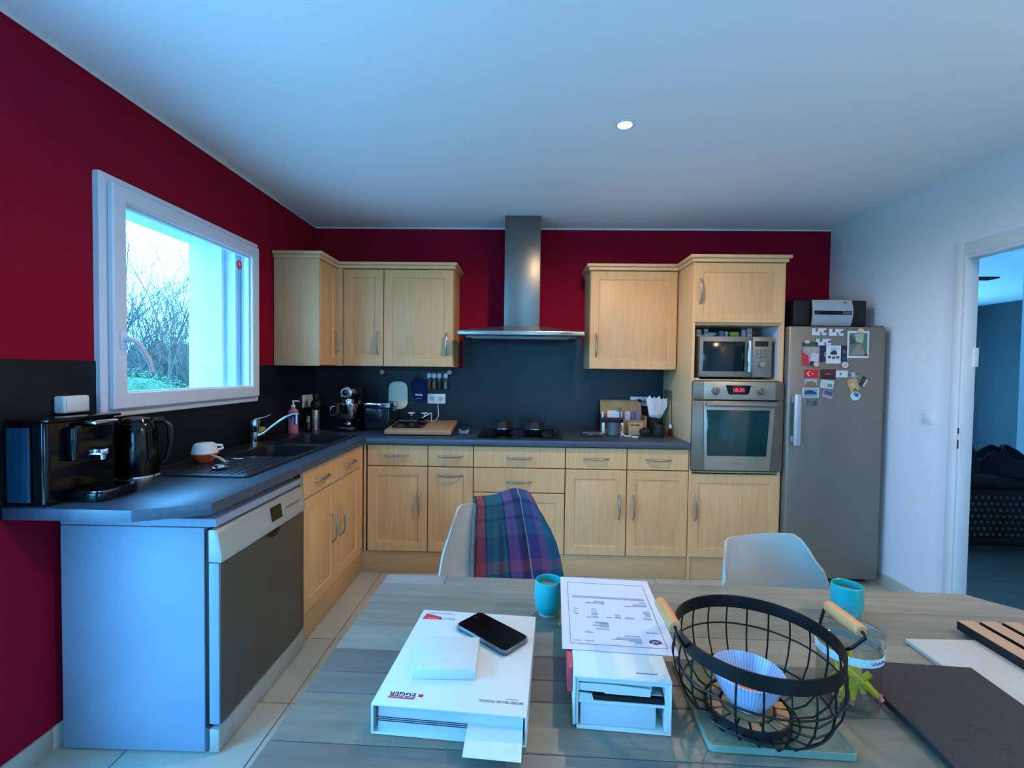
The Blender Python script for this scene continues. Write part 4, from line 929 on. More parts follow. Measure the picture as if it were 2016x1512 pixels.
# clutter beside the oven cabinet
CARD = pm('brown_cardboard', (158, 132, 92), 0.9, noise=(20, 0.15), bump=(60, 0.1))
CARD2 = pm('light_cardboard', (176, 146, 100), 0.9, noise=(20, 0.15))
PAP = pm('white_paper', (216, 212, 214), 0.85, noise=(10, 0.04))
t = thing('open_carton', 'open brown cardboard carton with its flap up against the wall', 'carton', (2.39, -0.14, WTZ))
obj('back_flap', MB().box(-0.155, -0.003, 0, 0.155, 0.003, 0.115, mat=Matrix.Translation((2.378, -0.085, 1.030)) @ Matrix.Rotation(R(-22), 4, 'X')), CARD, t)
obj('box_sides', MB().box(2.225, -0.22, 0.9015, 2.231, -0.08, 1.030).box(2.530, -0.22, 0.9015, 2.536, -0.08, 1.030).box(2.231, -0.086, 0.9015, 2.530, -0.080, 1.030).box(2.231, -0.22, 0.9015, 2.530, -0.214, 1.000).box(2.231, -0.214, 0.9015, 2.530, -0.086, 0.906), CARD, t, smooth=False)
for lab, x0, x1, y, z1 in (('taller white letter standing in the open cardboard carton', 2.262, 2.330, -0.152, 1.064), ('shorter white letter in front inside the cardboard carton', 2.318, 2.368, -0.157, 1.056)):
    tag(obj('letter', MB().box(x0, y-0.002, 0.907, x1, y, z1), PAP), lab, 'letter')
for lab, x0, x1, c in (('pale patterned sachet nearest the pen in the carton', 2.385, 2.425, (186, 176, 192)), ('blue grey patterned sachet in the middle of the carton', 2.432, 2.462, (92, 96, 128)), ('violet patterned sachet at the carton end', 2.468, 2.498, (126, 116, 150))):
    tag(obj('sachet', MB().box(x0, -0.185, 0.907, x1, -0.178, 1.062, bev=0.002), pm('sachet_%d' % c[0], c, 0.5, noise=(90, 0.5))), lab, 'sachet', 'sachets in the carton')
tag(obj('pen', MB().tube([(2.356, -0.195, 0.912), (2.345, -0.195, 1.09)], 0.006, n=8), pm('blue_pen', (60, 84, 130), 0.4, noise=(30, 0.2))), 'blue marker pen leaning in the open carton', 'pen')
t = thing('paper_rack', 'black file tray with white feet in front of the carton', 'tray', (2.285, -0.25, WTZ))
obj('tray', MB().box(2.205, -0.262, 0.985, 2.360, -0.226, 1.018, bev=0.003), BLACKM, t)
for x in (2.208, 2.343): obj('foot', MB().box(x, -0.257, 0.9015, x+0.018, -0.235, 0.9845, bev=0.002), PLAST, t)
obj('clip', MB().box(2.206, -0.25, 1.0185, 2.216, -0.235, 1.062, bev=0.002), PLAST, t)
t = thing('mug', 'plain dark grey mug by the cardboard boxes', 'mug', (2.273, -0.320, WTZ))
obj('cup', MB().lathe([(0, 0.9015), (0.037, 0.9015), (0.040, 0.906), (0.041, 0.990), (0.038, 0.990), (0.037, 0.91), (0, 0.908)], (2.273, -0.325, 0), 28), pm('grey_stoneware', (86, 92, 98), 0.5, noise=(30, 0.15)), t)
obj('ear', MB().tube([(2.31, -0.32, 0.975), (2.335, -0.315, 0.968), (2.338, -0.314, 0.94), (2.311, -0.32, 0.925)], 0.005, n=8), pm('grey_stoneware', (86, 92, 98), 0.5), t)
t = thing('small_carton', 'small light cardboard carton with dark print standing in front', 'carton', (2.44, -0.27, WTZ))
obj('box', MB().box(2.385, -0.315, 0.9015, 2.478, -0.240, 0.992, bev=0.002), CARD2, t)
obj('print', MB().box(2.400, -0.3162, 0.972, 2.425, -0.3151, 0.980).box(2.430, -0.3162, 0.972, 2.463, -0.3151, 0.980), BLACKM, t)
obj('side_label', MB().box(2.4785, -0.305, 0.94, 2.484, -0.255, 0.99), PLAST, t)
tag(obj('pouch', MB().ball((2.498, -0.335, 0.932), 0.045, 0.95, 0.75, 0.68, n=14).box(2.47, -0.36, 0.9012, 2.53, -0.31, 0.93, bev=0.01), BLACKM), 'crumpled black pouch beside the small carton', 'pouch')
t = thing('speaker_puck', 'black rounded lidded pot by the oven cabinet', 'pot', (2.585, -0.345, WTZ))
obj('body', MB().lathe([(0, 0.9015), (0.036, 0.9015), (0.043, 0.93), (0.040, 0.965), (0.028, 0.982), (0, 0.985)], (2.585, -0.345, 0), 20), BLACKM, t)
obj('rim', MB().lathe([(0.0405, 0.960), (0.042, 0.963), (0.040, 0.967), (0.0395, 0.963), (0.0405, 0.960)], (2.585, -0.345, 0), 20), BLACKG, t)
t = thing('small_bottle', 'tiny dark red bottle with white cap against the oven cabinet', 'bottle', (2.690, -0.275, WTZ))
obj('glass', MB().lathe([(0, 0.9015), (0.014, 0.9015), (0.015, 0.906), (0.014, 0.945), (0.008, 0.953), (0, 0.953)], (2.690, -0.275, 0), 18), pm('dark_red_glass', (70, 18, 22), 0.15, noise=(20, 0.2)), t)
obj('cap', MB().lathe([(0, 0.953), (0.0105, 0.953), (0.009, 0.979), (0, 0.981)], (2.690, -0.275, 0), 16), PLAST, t)
t = thing('napkin_holder', 'fan of white paper napkins in a small glass holder', 'napkins', (2.60, -0.19, WTZ))
obj('holder', MB().lathe([(0, 0.9015), (0.030, 0.9015), (0.032, 0.915), (0.022, 0.945), (0.030, 0.985), (0.045, 1.04), (0.043, 1.04), (0.027, 0.985), (0.018, 0.945), (0, 0.935)], (2.60, -0.19, 0), 22), JARG, t)
for k, (dx, dz, a) in enumerate(((-0.03, 0.02, 10), (-0.005, 0.0, 2), (0.018, 0.012, -8), (0.036, -0.008, -16), (0.05, 0.005, -24))):
    obj('napkin', MB().prism([(-0.022, 0), (0.022, 0), (0.028, 0.10), (0.006, 0.155), (-0.024, 0.13)], -0.002, 0.002, mat=Matrix.Translation((2.60+dx*0.6, -0.185+k*0.007-0.014, 1.02+dz*0.5)) @ Matrix.Rotation(R(-a), 4, 'Y') @ M_XZ), PAP, t)
t = thing('glass_dish', 'low grey glass dish on the worktop right of the hob', 'dish', (2.12, -0.36, WTZ))
obj('dish', MB().box(2.055, -0.40, 0.9012, 2.195, -0.32, 0.922, bev=0.006), pm('smoked_glass_dish', (52, 50, 48), 0.12, noise=(20, 0.2), coat=0.4), t)
obj('rim', MB().box(2.052, -0.403, 0.9222, 2.198, -0.317, 0.925, bev=0.001), pm('grey_glass_rim', (120, 116, 108), 0.2, noise=(20, 0.1)), t)
for lab, pts in (('bent white plastic clip lying in front of the mug', [(2.318, -0.375, 0.907), (2.33, -0.38, 0.92), (2.345, -0.385, 0.907), (2.385, -0.39, 0.907)]), ('short white stick lying in front of the small carton', [(2.385, -0.42, 0.9055), (2.425, -0.425, 0.9055)])):
    tag(obj('plastic_clip', MB().tube(pts, 0.0045, n=8), PLAST), lab, 'clip')
t = thing('wall_plate', 'brown square plate with a cable on the oven cabinet side', 'plate', (2.7135, -0.14, 1.155))
obj('plate', MB().prism(rrect(-0.232, 1.152, -0.06, 1.222, 0.012, 4), 2.705, 2.7135, mat=M_YZ, bev=0.002), pm('brown_plate', (112, 88, 66), 0.5, noise=(10, 0.1)), t)
obj('lead', MB().tube([(2.709, -0.225, 1.155), (2.7105, -0.235, 1.08), (2.7105, -0.24, 1.0), (2.7105, -0.245, 0.965)], 0.002, n=6), BLACKM, t)

# boxes and bottles on the microwave
mt = 1.5925
def carton(label, x0, x1, y0, y1, z0, z1, col, cat='box', name='medicine_box'):
    t = thing(name, label, cat, ((x0+x1)/2, (y0+y1)/2, z0), group='boxes on the microwave')
    obj('box', MB().box(x0, y0, z0, x1, y1, z1, bev=0.0015), pm('box_%d_%d_%d' % col, col, 0.7, noise=(30, 0.1)), t)
    obj('label_strip', MB().box(x0+0.002, y0-0.0006, z0+(z1-z0)*0.35, x1-0.002, y0-0.0001, z0+(z1-z0)*0.55), pm('box_print', (150, 156, 150), 0.7, noise=(80, 0.3)), t)
carton('white upright box at the microwave end by the dark gap', 2.795, 2.825, -0.46, -0.42, mt, mt+0.050, (214, 220, 210))
carton('long white box lying flat on the microwave', 2.828, 2.905, -0.46, -0.43, mt, mt+0.014, (206, 214, 206))
carton('white box standing on the flat box', 2.850, 2.875, -0.45, -0.432, mt+0.0142, mt+0.056, (200, 210, 204))
carton('pale box lying across the flat box', 2.878, 2.925, -0.45, -0.435, mt+0.0142, mt+0.032, (190, 200, 194))
carton('violet grey packet on the microwave', 2.950, 2.975, -0.46, -0.43, mt, mt+0.042, (140, 142, 168))
carton('thin white packet beside the violet grey one', 2.985, 3.003, -0.46, -0.43, mt, mt+0.038, (206, 212, 208))
carton('yellow box on the microwave', 3.018, 3.072, -0.46, -0.41, mt, mt+0.036, (196, 170, 70))
carton('beige upright carton beside the blue capped bottle', 3.132, 3.162, -0.46, -0.42, mt, mt+0.062, (206, 186, 168))
t = thing('pill_bottle', 'beige bottle with blue cap on the microwave', 'bottle', (3.115, -0.44, mt))
obj('bottle', MB().lathe([(0, mt+0.0005), (0.014, mt+0.0005), (0.015, mt+0.004), (0.015, mt+0.048), (0.010, mt+0.053), (0, mt+0.053)], (3.115, -0.44, 0), 18), pm('box_206_186_168', (206, 186, 168)), t)
obj('cap', MB().lathe([(0, mt+0.053), (0.0155, mt+0.053), (0.015, mt+0.070), (0, mt+0.071)], (3.115, -0.44, 0), 18), pm('blue_cap', (20, 92, 150), 0.5, noise=(20, 0.1)), t)
tag(obj('paper_scrap', MB().box(2.738, -0.58, 1.3113, 2.772, -0.55, 1.318, bev=0.002), PAP), 'white scrap of paper under the microwave corner', 'paper')

# radio on the fridge
t = thing('radio', 'black and silver stereo radio lying on top of the fridge', 'radio', (3.62, -0.45, 1.6625))
rz0, rz1, ry = 1.6630, 1.838, -0.545
obj('cabinet', MB().box(3.388, ry+0.03, rz0, 3.862, -0.33, rz1, bev=0.006), BLACKM, t)
obj('speaker_grille', MB().box(3.390, ry+0.015, rz0+0.004, 3.503, ry+0.0295, rz1-0.003, bev=0.006), BLACKM, t)
obj('speaker_grille', MB().box(3.762, ry+0.015, rz0+0.004, 3.860, ry+0.0295, rz1-0.003, bev=0.006), BLACKM, t)
sil = MB(); 
def bulge(u, v):
    z = rz0+0.006 + (rz1-rz0-0.008)*v; w = 0.004*math.sin(math.pi*v)
    x = 3.508-w + (3.757-3.508+2*w)*u
    return (x, ry+0.012 - 0.020*math.sin(math.pi*v)*0.8 - 0.004, z)
fc = obj('silver_front', MB().grid(bulge, 6, 10, thick=0.012), pm('radio_silver', (176, 184, 186), 0.4, 0.3, noise=(20, 0.05)), t)
obj('slot', MB().box(3.512, ry-0.013, 1.738, 3.752, ry-0.006, 1.764, bev=0.002), BLACKG, fc)
obj('slot_lens', MB().box(3.69, ry-0.0142, 1.741, 3.75, ry-0.0131, 1.761), STEELV, fc)
obj('power_button', MB().lathe([(0.006, 0), (0.005, 0.003), (0, 0.003)], n=12, mat=Matrix.Translation((3.712, ry-0.003, 1.818)) @ Matrix.Rotation(R(90), 4, 'X')), pm('red_button', (150, 60, 60), 0.5, noise=(9, 0.1)), fc)

# magnets and photographs on the fridge door
FD = -0.6484
def magnet(label, x0, z0, x1, z1, col, name='fridge_magnet', cat='magnet', rot=0, layers=(), th=0.003, d=0.0, border=None, rnd=False):
    """flat print on the door: layers of coloured shapes (polygons in 0..1 space)"""
    cx, cz = (x0+x1)/2, (z0+z1)/2; w, h = x1-x0, z1-z0
    t = thing(name, label, cat, (cx, FD-d, cz), group='magnets on the fridge door')
    m = Matrix.Translation((cx, FD-d-0.0002, cz)) @ Matrix.Rotation(R(-rot), 4, 'Y') @ Matrix.Translation((-w/2, 0, -h/2)) @ M_XZ
    if rnd: pts = [(w/2+w/2*math.cos(a*math.pi/12), h/2+h/2*math.sin(a*math.pi/12)) for a in range(24)]
    else: pts = [(0, 0), (w, 0), (w, h), (0, h)]
    obj('backing', MB().prism(pts, 0, th, mat=m), pm('mag_%d_%d_%d' % (border or col), border or col, 0.6, noise=(60, 0.12)), t, smooth=False)
    k = 0
    if border:
        b = 0.08; layers = [('picture', col, [(b, b), (1-b, b), (1-b, 1-b), (b, 1-b)])] + list(layers)
    for nm, c, poly in layers:
        obj(nm, MB().prism([(p[0]*w, p[1]*h) for p in poly], th+0.0002+k*0.0004, th+0.0005+k*0.0004, mat=m), pm('mag_%d_%d_%d' % c, c, 0.6, noise=(60, 0.15)), t, smooth=False); k += 1
    return t
def disc(cx, cy, rx, ry, n=14): return [(cx+rx*math.cos(2*math.pi*i/n), cy+ry*math.sin(2*math.pi*i/n)) for i in range(n)]
wh = (206, 212, 214)
for lab, a in (('white and grey photo magnet by the fridge top, nearer the handle', (3.442, 1.597, 3.531, 1.640)), ('white and grey photo magnet beside the framed postcard', (3.547, 1.594, 3.637, 1.637)), ('white and grey photo magnet below the two at the top', (3.470, 1.535, 3.560, 1.574))):
    magnet(lab, *a, wh, layers=[('figure', (96, 104, 110), [(.2, .55), (.38, .5), (.42, 1), (.25, 1)]), ('figure', (120, 126, 132), [(.55, 0), (.72, 0), (.62, .5), (.5, .55)]), ('figure', (88, 94, 100), [(.78, .3), (1, .45), (1, .8), (.82, .7)])])
magnet('large white bordered postcard of a green path', 3.662, 1.456, 3.795, 1.626, (96, 116, 100), name='postcard', cat='postcard', border=wh, layers=[('trees', (52, 82, 70), [(.1, .5), (.45, .55), (.2, .8), (.1, .85)]), ('path', (150, 132, 124), [(.12, .12), (.85, .12), (.6, .5), (.45, .5)]), ('sky', (160, 176, 150), [(.4, .6), (.7, .55), (.75, .9), (.3, .9)]), ('corner', (24, 28, 34), [(.78, .1), (.95, .08), (.9, .2)])])
magnet('peach round magnet holding the postcard', 3.718, 1.609, 3.757, 1.643, (222, 172, 146), rnd=True, th=0.006, d=0.006, layers=[('shine', (230, 190, 166), disc(.45, .55, .22, .22))])
magnet('dark green photo partly covered at the fridge top', 3.384, 1.484, 3.479, 1.553, (44, 66, 50), name='photograph', cat='photo', layers=[('hedge', (60, 86, 60), [(.2, .5), (1, .4), (.9, .9), (.3, .95)])])
magnet('pale shell magnet on the dark green photo', 3.395, 1.544, 3.425, 1.563, (214, 196, 192), rnd=True, d=0.004, th=0.005, layers=[('ridge', (196, 176, 172), disc(.5, .5, .25, .2))])
magnet('photo of two people in red and white', 3.384, 1.408, 3.489, 1.525, (150, 150, 160), name='photograph', cat='photo', d=0.0042, layers=[('red_top', (196, 44, 46), [(0, 0), (.4, 0), (.35, .5), (0, .7)]), ('white_top', (204, 190, 200), [(.45, .2), (.9, .15), (.95, .6), (.55, .7)]), ('head', (190, 150, 146), disc(.35, .8, .13, .14)), ('head', (196, 156, 150), disc(.68, .78, .12, .13)), ('skirt', (50, 30, 40), [(.4, 0), (.75, 0), (.7, .2), (.45, .22)])])
magnet('peach round magnet under the couple photo', 3.451, 1.398, 3.485, 1.432, (212, 168, 150), rnd=True, th=0.005, d=0.0085, layers=[('shine', (224, 186, 168), disc(.45, .55, .22, .22))])
magnet('dark photo strip left of the white window print', 3.492, 1.429, 3.532, 1.530, (38, 38, 56), name='photograph', cat='photo', layers=[('profile', (150, 130, 134), [(.7, .3), (1, .35), (1, .6), (.75, .65)])])
magnet('white print with a small house in a window', 3.533, 1.420, 3.624, 1.533, wh, name='photograph', cat='photo', layers=[('sky', (170, 190, 206), [(.28, .7), (.72, .7), (.72, .9), (.28, .9)]), ('house', (48, 50, 50), [(.28, .5), (.72, .5), (.72, .68), (.5, .74), (.28, .62)]), ('thumbnail', (60, 66, 70), [(.12, .3), (.32, .3), (.32, .42), (.12, .42)]), ('thumbnail', (60, 66, 70), [(.42, .25), (.58, .25), (.58, .4), (.42, .4)]), ('thumbnail', (60, 66, 70), [(.68, .3), (.88, .3), (.88, .42), (.68, .42)])])
magnet('dark figure magnet right of the white window print', 3.627, 1.433, 3.662, 1.534, (28, 36, 54), layers=[('face', (120, 96, 90), disc(.5, .6, .3, .12)), ('jeans', (44, 66, 110), [(.2, 0), (.8, 0), (.8, .3), (.2, .3)])])
magnet('white round magnet below the window print', 3.629, 1.394, 3.669, 1.431, (206, 196, 198), rnd=True, th=0.005, d=0.004, layers=[('ring', (180, 172, 178), disc(.5, .5, .3, .3))])
fg = magnet('red flag magnet with white crescent and star', 3.403, 1.328, 3.487, 1.381, (206, 24, 34), layers=[('crescent', (226, 222, 220), disc(.36, .5, .17, .27, 20)), ('crescent_cut', (206, 24, 34), disc(.405, .5, .135, .215, 20)), ('star', (226, 222, 220), [(.58 + (.085 if k % 2 == 0 else .034)*math.cos(math.pi+k*math.pi/5), .5 + (.135 if k % 2 == 0 else .054)*math.sin(math.pi+k*math.pi/5)) for k in range(10)])])
magnet('dark red sunset skyline magnet beside the flag', 3.502, 1.321, 3.596, 1.384, (74, 32, 32), layers=[('glow', (178, 96, 64), [(.2, .52), (.5, .48), (.85, .55), (.5, .6)]), ('shore', (44, 22, 28), [(.05, .05), (.95, .05), (.95, .3), (.05, .25)])])
magnet('white card magnet with a grey drawing', 3.598, 1.334, 3.670, 1.377, (196, 210, 200), layers=[('drawing', (104, 116, 112), [(.3, .3), (.5, .35), (.45, .8), (.32, .6)])])
magnet('grey lettered magnet above the tan animal', 3.672, 1.337, 3.736, 1.366, (150, 150, 166), layers=[('letter', (70, 76, 84), [(.05, .1), (.25, .1), (.25, .9), (.05, .9)]), ('letter', (196, 196, 206), [(.4, 0), (.6, 0), (.55, 1), (.45, 1)]), ('letter', (84, 88, 96), [(.7, .4), (1, .5), (1, 1), (.75, .9)])])
magnet('brown landscape magnet with pale sky under the flag', 3.406, 1.275, 3.481, 1.321, (150, 176, 184), layers=[('hill', (140, 104, 66), [(0, 0), (1, 0), (.85, .55), (.5, .75), (.15, .6)])])
magnet('tilted white card magnet under the sunset one', 3.504, 1.263, 3.586, 1.316, (182, 194, 186), rot=-6, layers=[('sketch', (120, 132, 130), [(.5, .2), (.9, .2), (.85, .6), (.55, .55)])])
magnet('blue seascape photo magnet with white border', 3.394, 1.205, 3.495, 1.266, (110, 150, 176), name='photograph', cat='photo', border=(196, 206, 206), layers=[('mountain', (40, 62, 82), [(.08, .35), (.92, .35), (.75, .6), (.45, .78), (.15, .62)])])
magnet('tilted blue striped magnet beside the seascape', 3.520, 1.202, 3.585, 1.250, (150, 140, 150), rot=-14, layers=[('blue_panel', (52, 74, 140), [(.1, .45), (.9, .45), (.9, .92), (.1, .92)]), ('ribbon', (190, 160, 150), [(0, .05), (.9, .05), (.9, .2), (0, .2)])])
magnet('small grey magnet below the seascape', 3.425, 1.152, 3.489, 1.194, (84, 100, 110), layers=[('shape', (60, 72, 82), [(.5, .1), (.9, .1), (.85, .7), (.6, .8)])])
magnet('tan animal shaped magnet near the fridge edge', 3.677, 1.247, 3.737, 1.328, (186, 154, 104), rot=20, layers=[('patch', (206, 180, 134), disc(.45, .5, .25, .2)), ('leaf', (92, 110, 56), [(.3, 0), (.7, .02), (.6, .22), (.35, .2)])])
magnet('dark brown slanted magnet beside the tan animal', 3.752, 1.278, 3.790, 1.340, (64, 46, 42), rot=-28, layers=[('white_strip', (204, 196, 196), [(.65, .05), (.95, .05), (.95, .9), (.65, .9)])])
magnet('round white and blue bird magnet lowest by the fridge edge', 3.692, 1.190, 3.753, 1.246, (200, 210, 218), rnd=True, th=0.004, layers=[('bird', (60, 118, 160), [(.2, .6), (.8, .55), (.85, .8), (.4, .95)]), ('wing', (44, 70, 96), [(.4, .45), (.8, .4), (.7, .65), (.5, .65)])])
# ------------------------------------------------------------------ dining table
TZ = 0.750
ta = -0.026
t = thing('dining_table', 'grey plank dining table crowded with samples and binders', 'table', (1.245, -2.290, 0), rz=ta)
TM_ = Matrix.Translation((1.245, -2.290, 0)) @ Matrix.Rotation(ta, 4, 'Z')
PLK = [pm('grey_plank_%d' % k, c, 0.4, noise=(5, 0.25), stretch=(0.9, 9, 9), bump=(30, 0.05), spec=0.4) for k, c in enumerate(((134, 128, 112), (122, 116, 106), (144, 138, 122), (112, 106, 98), (150, 144, 136)))]
vb = [0, -0.055, -0.120, -0.270, -0.365, -0.440, -0.500, -0.615, -0.705, -0.800, -0.920]
tones = [4, 2, 0, 2, 3, 1, 0, 1, 2, 0]
for k in range(10):
    a, b = vb[k]-0.0008, vb[k+1]+0.0008
    if k == 0:
        for x0, x1, tn in ((0, 0.172, 4), (0.1735, 1.605, 2)):
            obj('plank', MB().prism([(x0, b), (x1 + (0.045 if x1 > 1 else 0), b), (x1, a), (x0, a)], 0.722, TZ, bev=0.0012, seg=1, mat=TM_), PLK[tn], t)
    elif k == 1:
        obj('plank', MB().prism([(0, b), (1.715, b), (1.655, a), (0, a)], 0.722, TZ, bev=0.0012, seg=1, mat=TM_), PLK[tones[k]], t)
    else:
        obj('plank', MB().prism([(0, b), (1.745, b), (1.745 if k > 2 else 1.722, a), (0, a)], 0.722, TZ, bev=0.0012, seg=1, mat=TM_), PLK[tones[k]], t)
LEGM = pm('grey_table_frame', (96, 92, 86), 0.5, noise=(20, 0.15))
obj('apron', MB().box(0.08, -0.84, 0.64, 1.62, -0.82, 0.721, mat=TM_).box(0.08, -0.10, 0.64, 1.62, -0.08, 0.721, mat=TM_).box(0.08, -0.82, 0.64, 0.10, -0.10, 0.721, mat=TM_).box(1.60, -0.82, 0.64, 1.62, -0.10, 0.721, mat=TM_), LEGM, t, smooth=False)
for x in (0.06, 1.57):
    for y in (-0.13, -0.86): obj('leg', MB().box(x, y, 0.001, x+0.075, y+0.075, 0.639, bev=0.004, mat=TM_), LEGM, t)

WCARD = pm('white_binder_board', (216, 216, 208), 0.5, noise=(9, 0.03))
PAGE = pm('white_pages', (206, 210, 212), 0.8, noise=(90, 0.1), stretch=(0.2, 0.2, 12))
PRED = pm('print_red', (214, 44, 62), 0.6, noise=(30, 0.08))
PGREY = pm('print_grey', (128, 130, 138), 0.7, noise=(30, 0.08))
PDARK = pm('print_dark', (60, 56, 74), 0.7, noise=(30, 0.08))
UPS = Matrix.Rotation(math.pi, 4, 'Z')
def L_(o, x, y, z): return Matrix.Translation((x, y, z))
# big sample binder (everything below in its own coordinates)
b1 = thing('sample_binder', 'large white sample binder lying flat with phone and white block on it', 'binder', (1.388, -2.887, TZ+0.0005), rz=R(-4.3))
w, d, h = 0.2555, 0.304, 0.050
obj('cover', MB().box(0, 0, h-0.003, w, d, h, bev=0.001).box(0, 0, 0, w, d, 0.003, bev=0.001).box(0, 0.0005, 0.003, 0.004, d, h-0.003).box(w-0.003, 0.0005, 0.003, w, d, h-0.003).box(0.004, d-0.003, 0.003, w-0.003, d, h-0.003), WCARD, b1, world=False)
obj('page_block', MB().box(0.010, 0.006, 0.0032, w-0.006, d-0.004, 0.019), PAGE, b1, world=False)
obj('page_block', MB().box(0.010, 0.007, 0.0275, w-0.006, d-0.004, h-0.0035), PAGE, b1, world=False)
for k, z in enumerate((0.0192, 0.0222, 0.0252)):
    obj('dark_sheet', MB().box(0.010, 0.0052, z, w-0.007, d-0.005, z+0.0011), PDARK, b1, world=False)
    obj('white_sheet', MB().box(0.010, 0.006, z+0.0012, w-0.007, d-0.005, z+0.0028), PAGE, b1, world=False)
def droop(u, v): return (0.160+0.089*u + 0.002*v, 0.010-0.058*v, 0.0268 - 0.010*v*v)
obj('loose_card', MB().grid(droop, 4, 6, thick=0.0006), WCARD, b1, world=False)
zt = h + 0.0003
txt('maker_name', 'EGGER', 0.0148, PDARK, b1, L_(b1, 0.0445, 0.0275, zt) @ UPS, bold=0.0004)
obj('maker_bar', MB().box(0.0216, 0.0175, h, 0.067, 0.0205, zt), PRED, b1, world=False)
obj('maker_emblem', MB().box(0.0715, 0.0245, h, 0.0795, 0.0310, zt), PRED, b1, world=False)
txt('slogan', 'MORE FROM WOOD.', 0.0078, PGREY, b1, L_(b1, 0.2105, 0.0285, zt) @ UPS, bold=0.0003)
obj('web_line', MB().box(0.218, 0.0352, h, 0.239, 0.0366, zt), PGREY, b1, world=False)
obj('red_tag', MB().prism([(0.0080, 0.2650), (0.0512, 0.2660), (0.0475, 0.2765), (0.0125, 0.2880)], h, zt), PRED, b1, world=False)
obj('tag_word', MB().box(0.018, 0.2690, zt, 0.042, 0.2715, zt+0.0002), pm('print_pink', (236, 150, 150), 0.6, noise=(300, 0.3)), b1, world=False)
txt('series_word', 'Esprit', 0.0125, PGREY, b1, L_(b1, 0.065, 0.2700, zt) @ UPS)
obj('fine_print', MB().box(0.0125, 0.2895, h, 0.0786, 0.2907, zt).box(0.020, 0.2935, h, 0.070, 0.2945, zt), PGREY, b1, world=False)
txt('title', 'Decorative', 0.0235, PGREY, b1, L_(b1, 0.238, 0.1990, zt) @ UPS, align='LEFT')
txt('title', 'Collection 24+', 0.0235, PGREY, b1, L_(b1, 0.238, 0.2270, zt) @ UPS, align='LEFT')
# white block
tag(obj('sample_block', MB().box(-0.053, -0.051, 0, 0.053, 0.051, 0.0185, bev=0.0015), pm('matt_white_block', (206, 210, 204), 0.6, noise=(20, 0.03))), 'square matt white sample block lying on the large binder', 'sample')
o = bpy.data.objects['sample_block']; o.location = (1.499, -2.772, 0.8008); o.rotation_euler = (0, 0, R(1))
# phone
ph = thing('phone', 'black smartphone in a clear case on the large binder', 'phone', (1.572, -2.680, 0.8008), rz=R(-41))
obj('case', MB().prism(rrect(-0.0735, -0.0375, 0.0735, 0.0375, 0.011, 5), 0, 0.0095, bev=0.0025), glass_mat('clear_case', (0.80, 0.84, 0.88), 0.05, 1.4), ph, world=False)
sc_ = obj('body', MB().prism(rrect(-0.0712, -0.0352, 0.0712, 0.0352, 0.010, 5), 0.0012, 0.0100, bev=0.0022), pm('phone_frame', (150, 156, 166), 0.25, 0.8, noise=(20, 0.05)), ph, world=False)
obj('screen', MB().prism(rrect(-0.0700, -0.0340, 0.0700, 0.0340, 0.009, 5), 0.01005, 0.0106), BLACKG, sc_, world=False)
obj('camera_dot', MB().lathe([(0, 0.0107), (0.0012, 0.0107), (0.0012, 0.0109), (0, 0.0109)], (-0.060, 0.012, 0), 10), NICKEL, sc_, world=False)

# second binder, open at the near end
b2 = thing('box_file', 'white open-ended box file stuffed with catalogues beneath the printed sheet', 'box file', (1.721, -2.862, TZ+0.0005), rz=R(-4.2))
w, d, h = 0.1605, 0.285, 0.090
obj('case', MB().box(0, 0, h-0.004, w, d, h, bev=0.001).box(0.006, 0, 0, w, d, 0.004, bev=0.001).box(0, 0, 0.006, 0.004, d, h-0.004, bev=0.001).box(w-0.004, 0, 0.004, w, d, h-0.004, bev=0.001).box(0.004, d-0.004, 0.004, w-0.004, d, h-0.004), WCARD, b2, world=False)
obj('inner_frame', MB().box(0.0045, 0.0022, 0.007, 0.0085, 0.2, h-0.0045).box(w-0.0105, 0.0022, 0.0045, w-0.0045, 0.2, h-0.0045).box(0.0086, 0.0022, h-0.010, w-0.0106, 0.02, h-0.0045), WCARD, b2, world=False)
obj('lower_catalogue', MB().box(0.012, 0.006, 0.0045, w-0.024, 0.27, 0.044, bev=0.0015), PAGE, b2, world=False)
obj('shelf_sheet', MB().box(0.009, 0.002, 0.0445, w-0.0108, 0.27, 0.0485), WCARD, b2, world=False)
obj('lower_tab', MB().prism([(0.010, 0.0487), (0.034, 0.0487), (0.031, 0.0585), (0.010, 0.0605)], -0.006, -0.003, mat=M_XZ), PAGE, b2, world=False)
obj('cavity_shade', MB().box(0.034, 0.004, 0.0487, w-0.0115, 0.26, 0.0575), BLACKM, b2, world=False)  # black box in place of the shade in the file's empty slot
obj('upper_catalogue', MB().box(0.010, 0.010, 0.0630, w-0.030, 0.26, 0.0770, bev=0.002), PAGE, b2, world=False)
obj('catalogue_flap', MB().prism([(0.009, 0.076), (0.009, 0.0635), (0.05, 0.0625), (0.053, 0.0605), (w-0.034, 0.0600), (w-0.034, 0.073), (0.06, 0.0765)], -0.0065, -0.004, mat=M_XZ), WCARD, b2, world=False)
obj('grey_sheet', MB().box(w-0.033, 0.008, 0.0605, w-0.014, 0.25, 0.0625), pm('grey_card', (170, 172, 168), 0.7, noise=(20, 0.1)), b2, world=False)
obj('red_divider', MB().box(-0.010, 0.024, 0.045, -0.0005, 0.22, h-0.002, bev=0.001), pm('red_folder', (200, 62, 74), 0.5, noise=(20, 0.1)), b2, world=False)
obj('lid_print', MB().box(0.105, 0.0165, h, 0.140, 0.0195, h+0.0002), PGREY, b2, world=False)

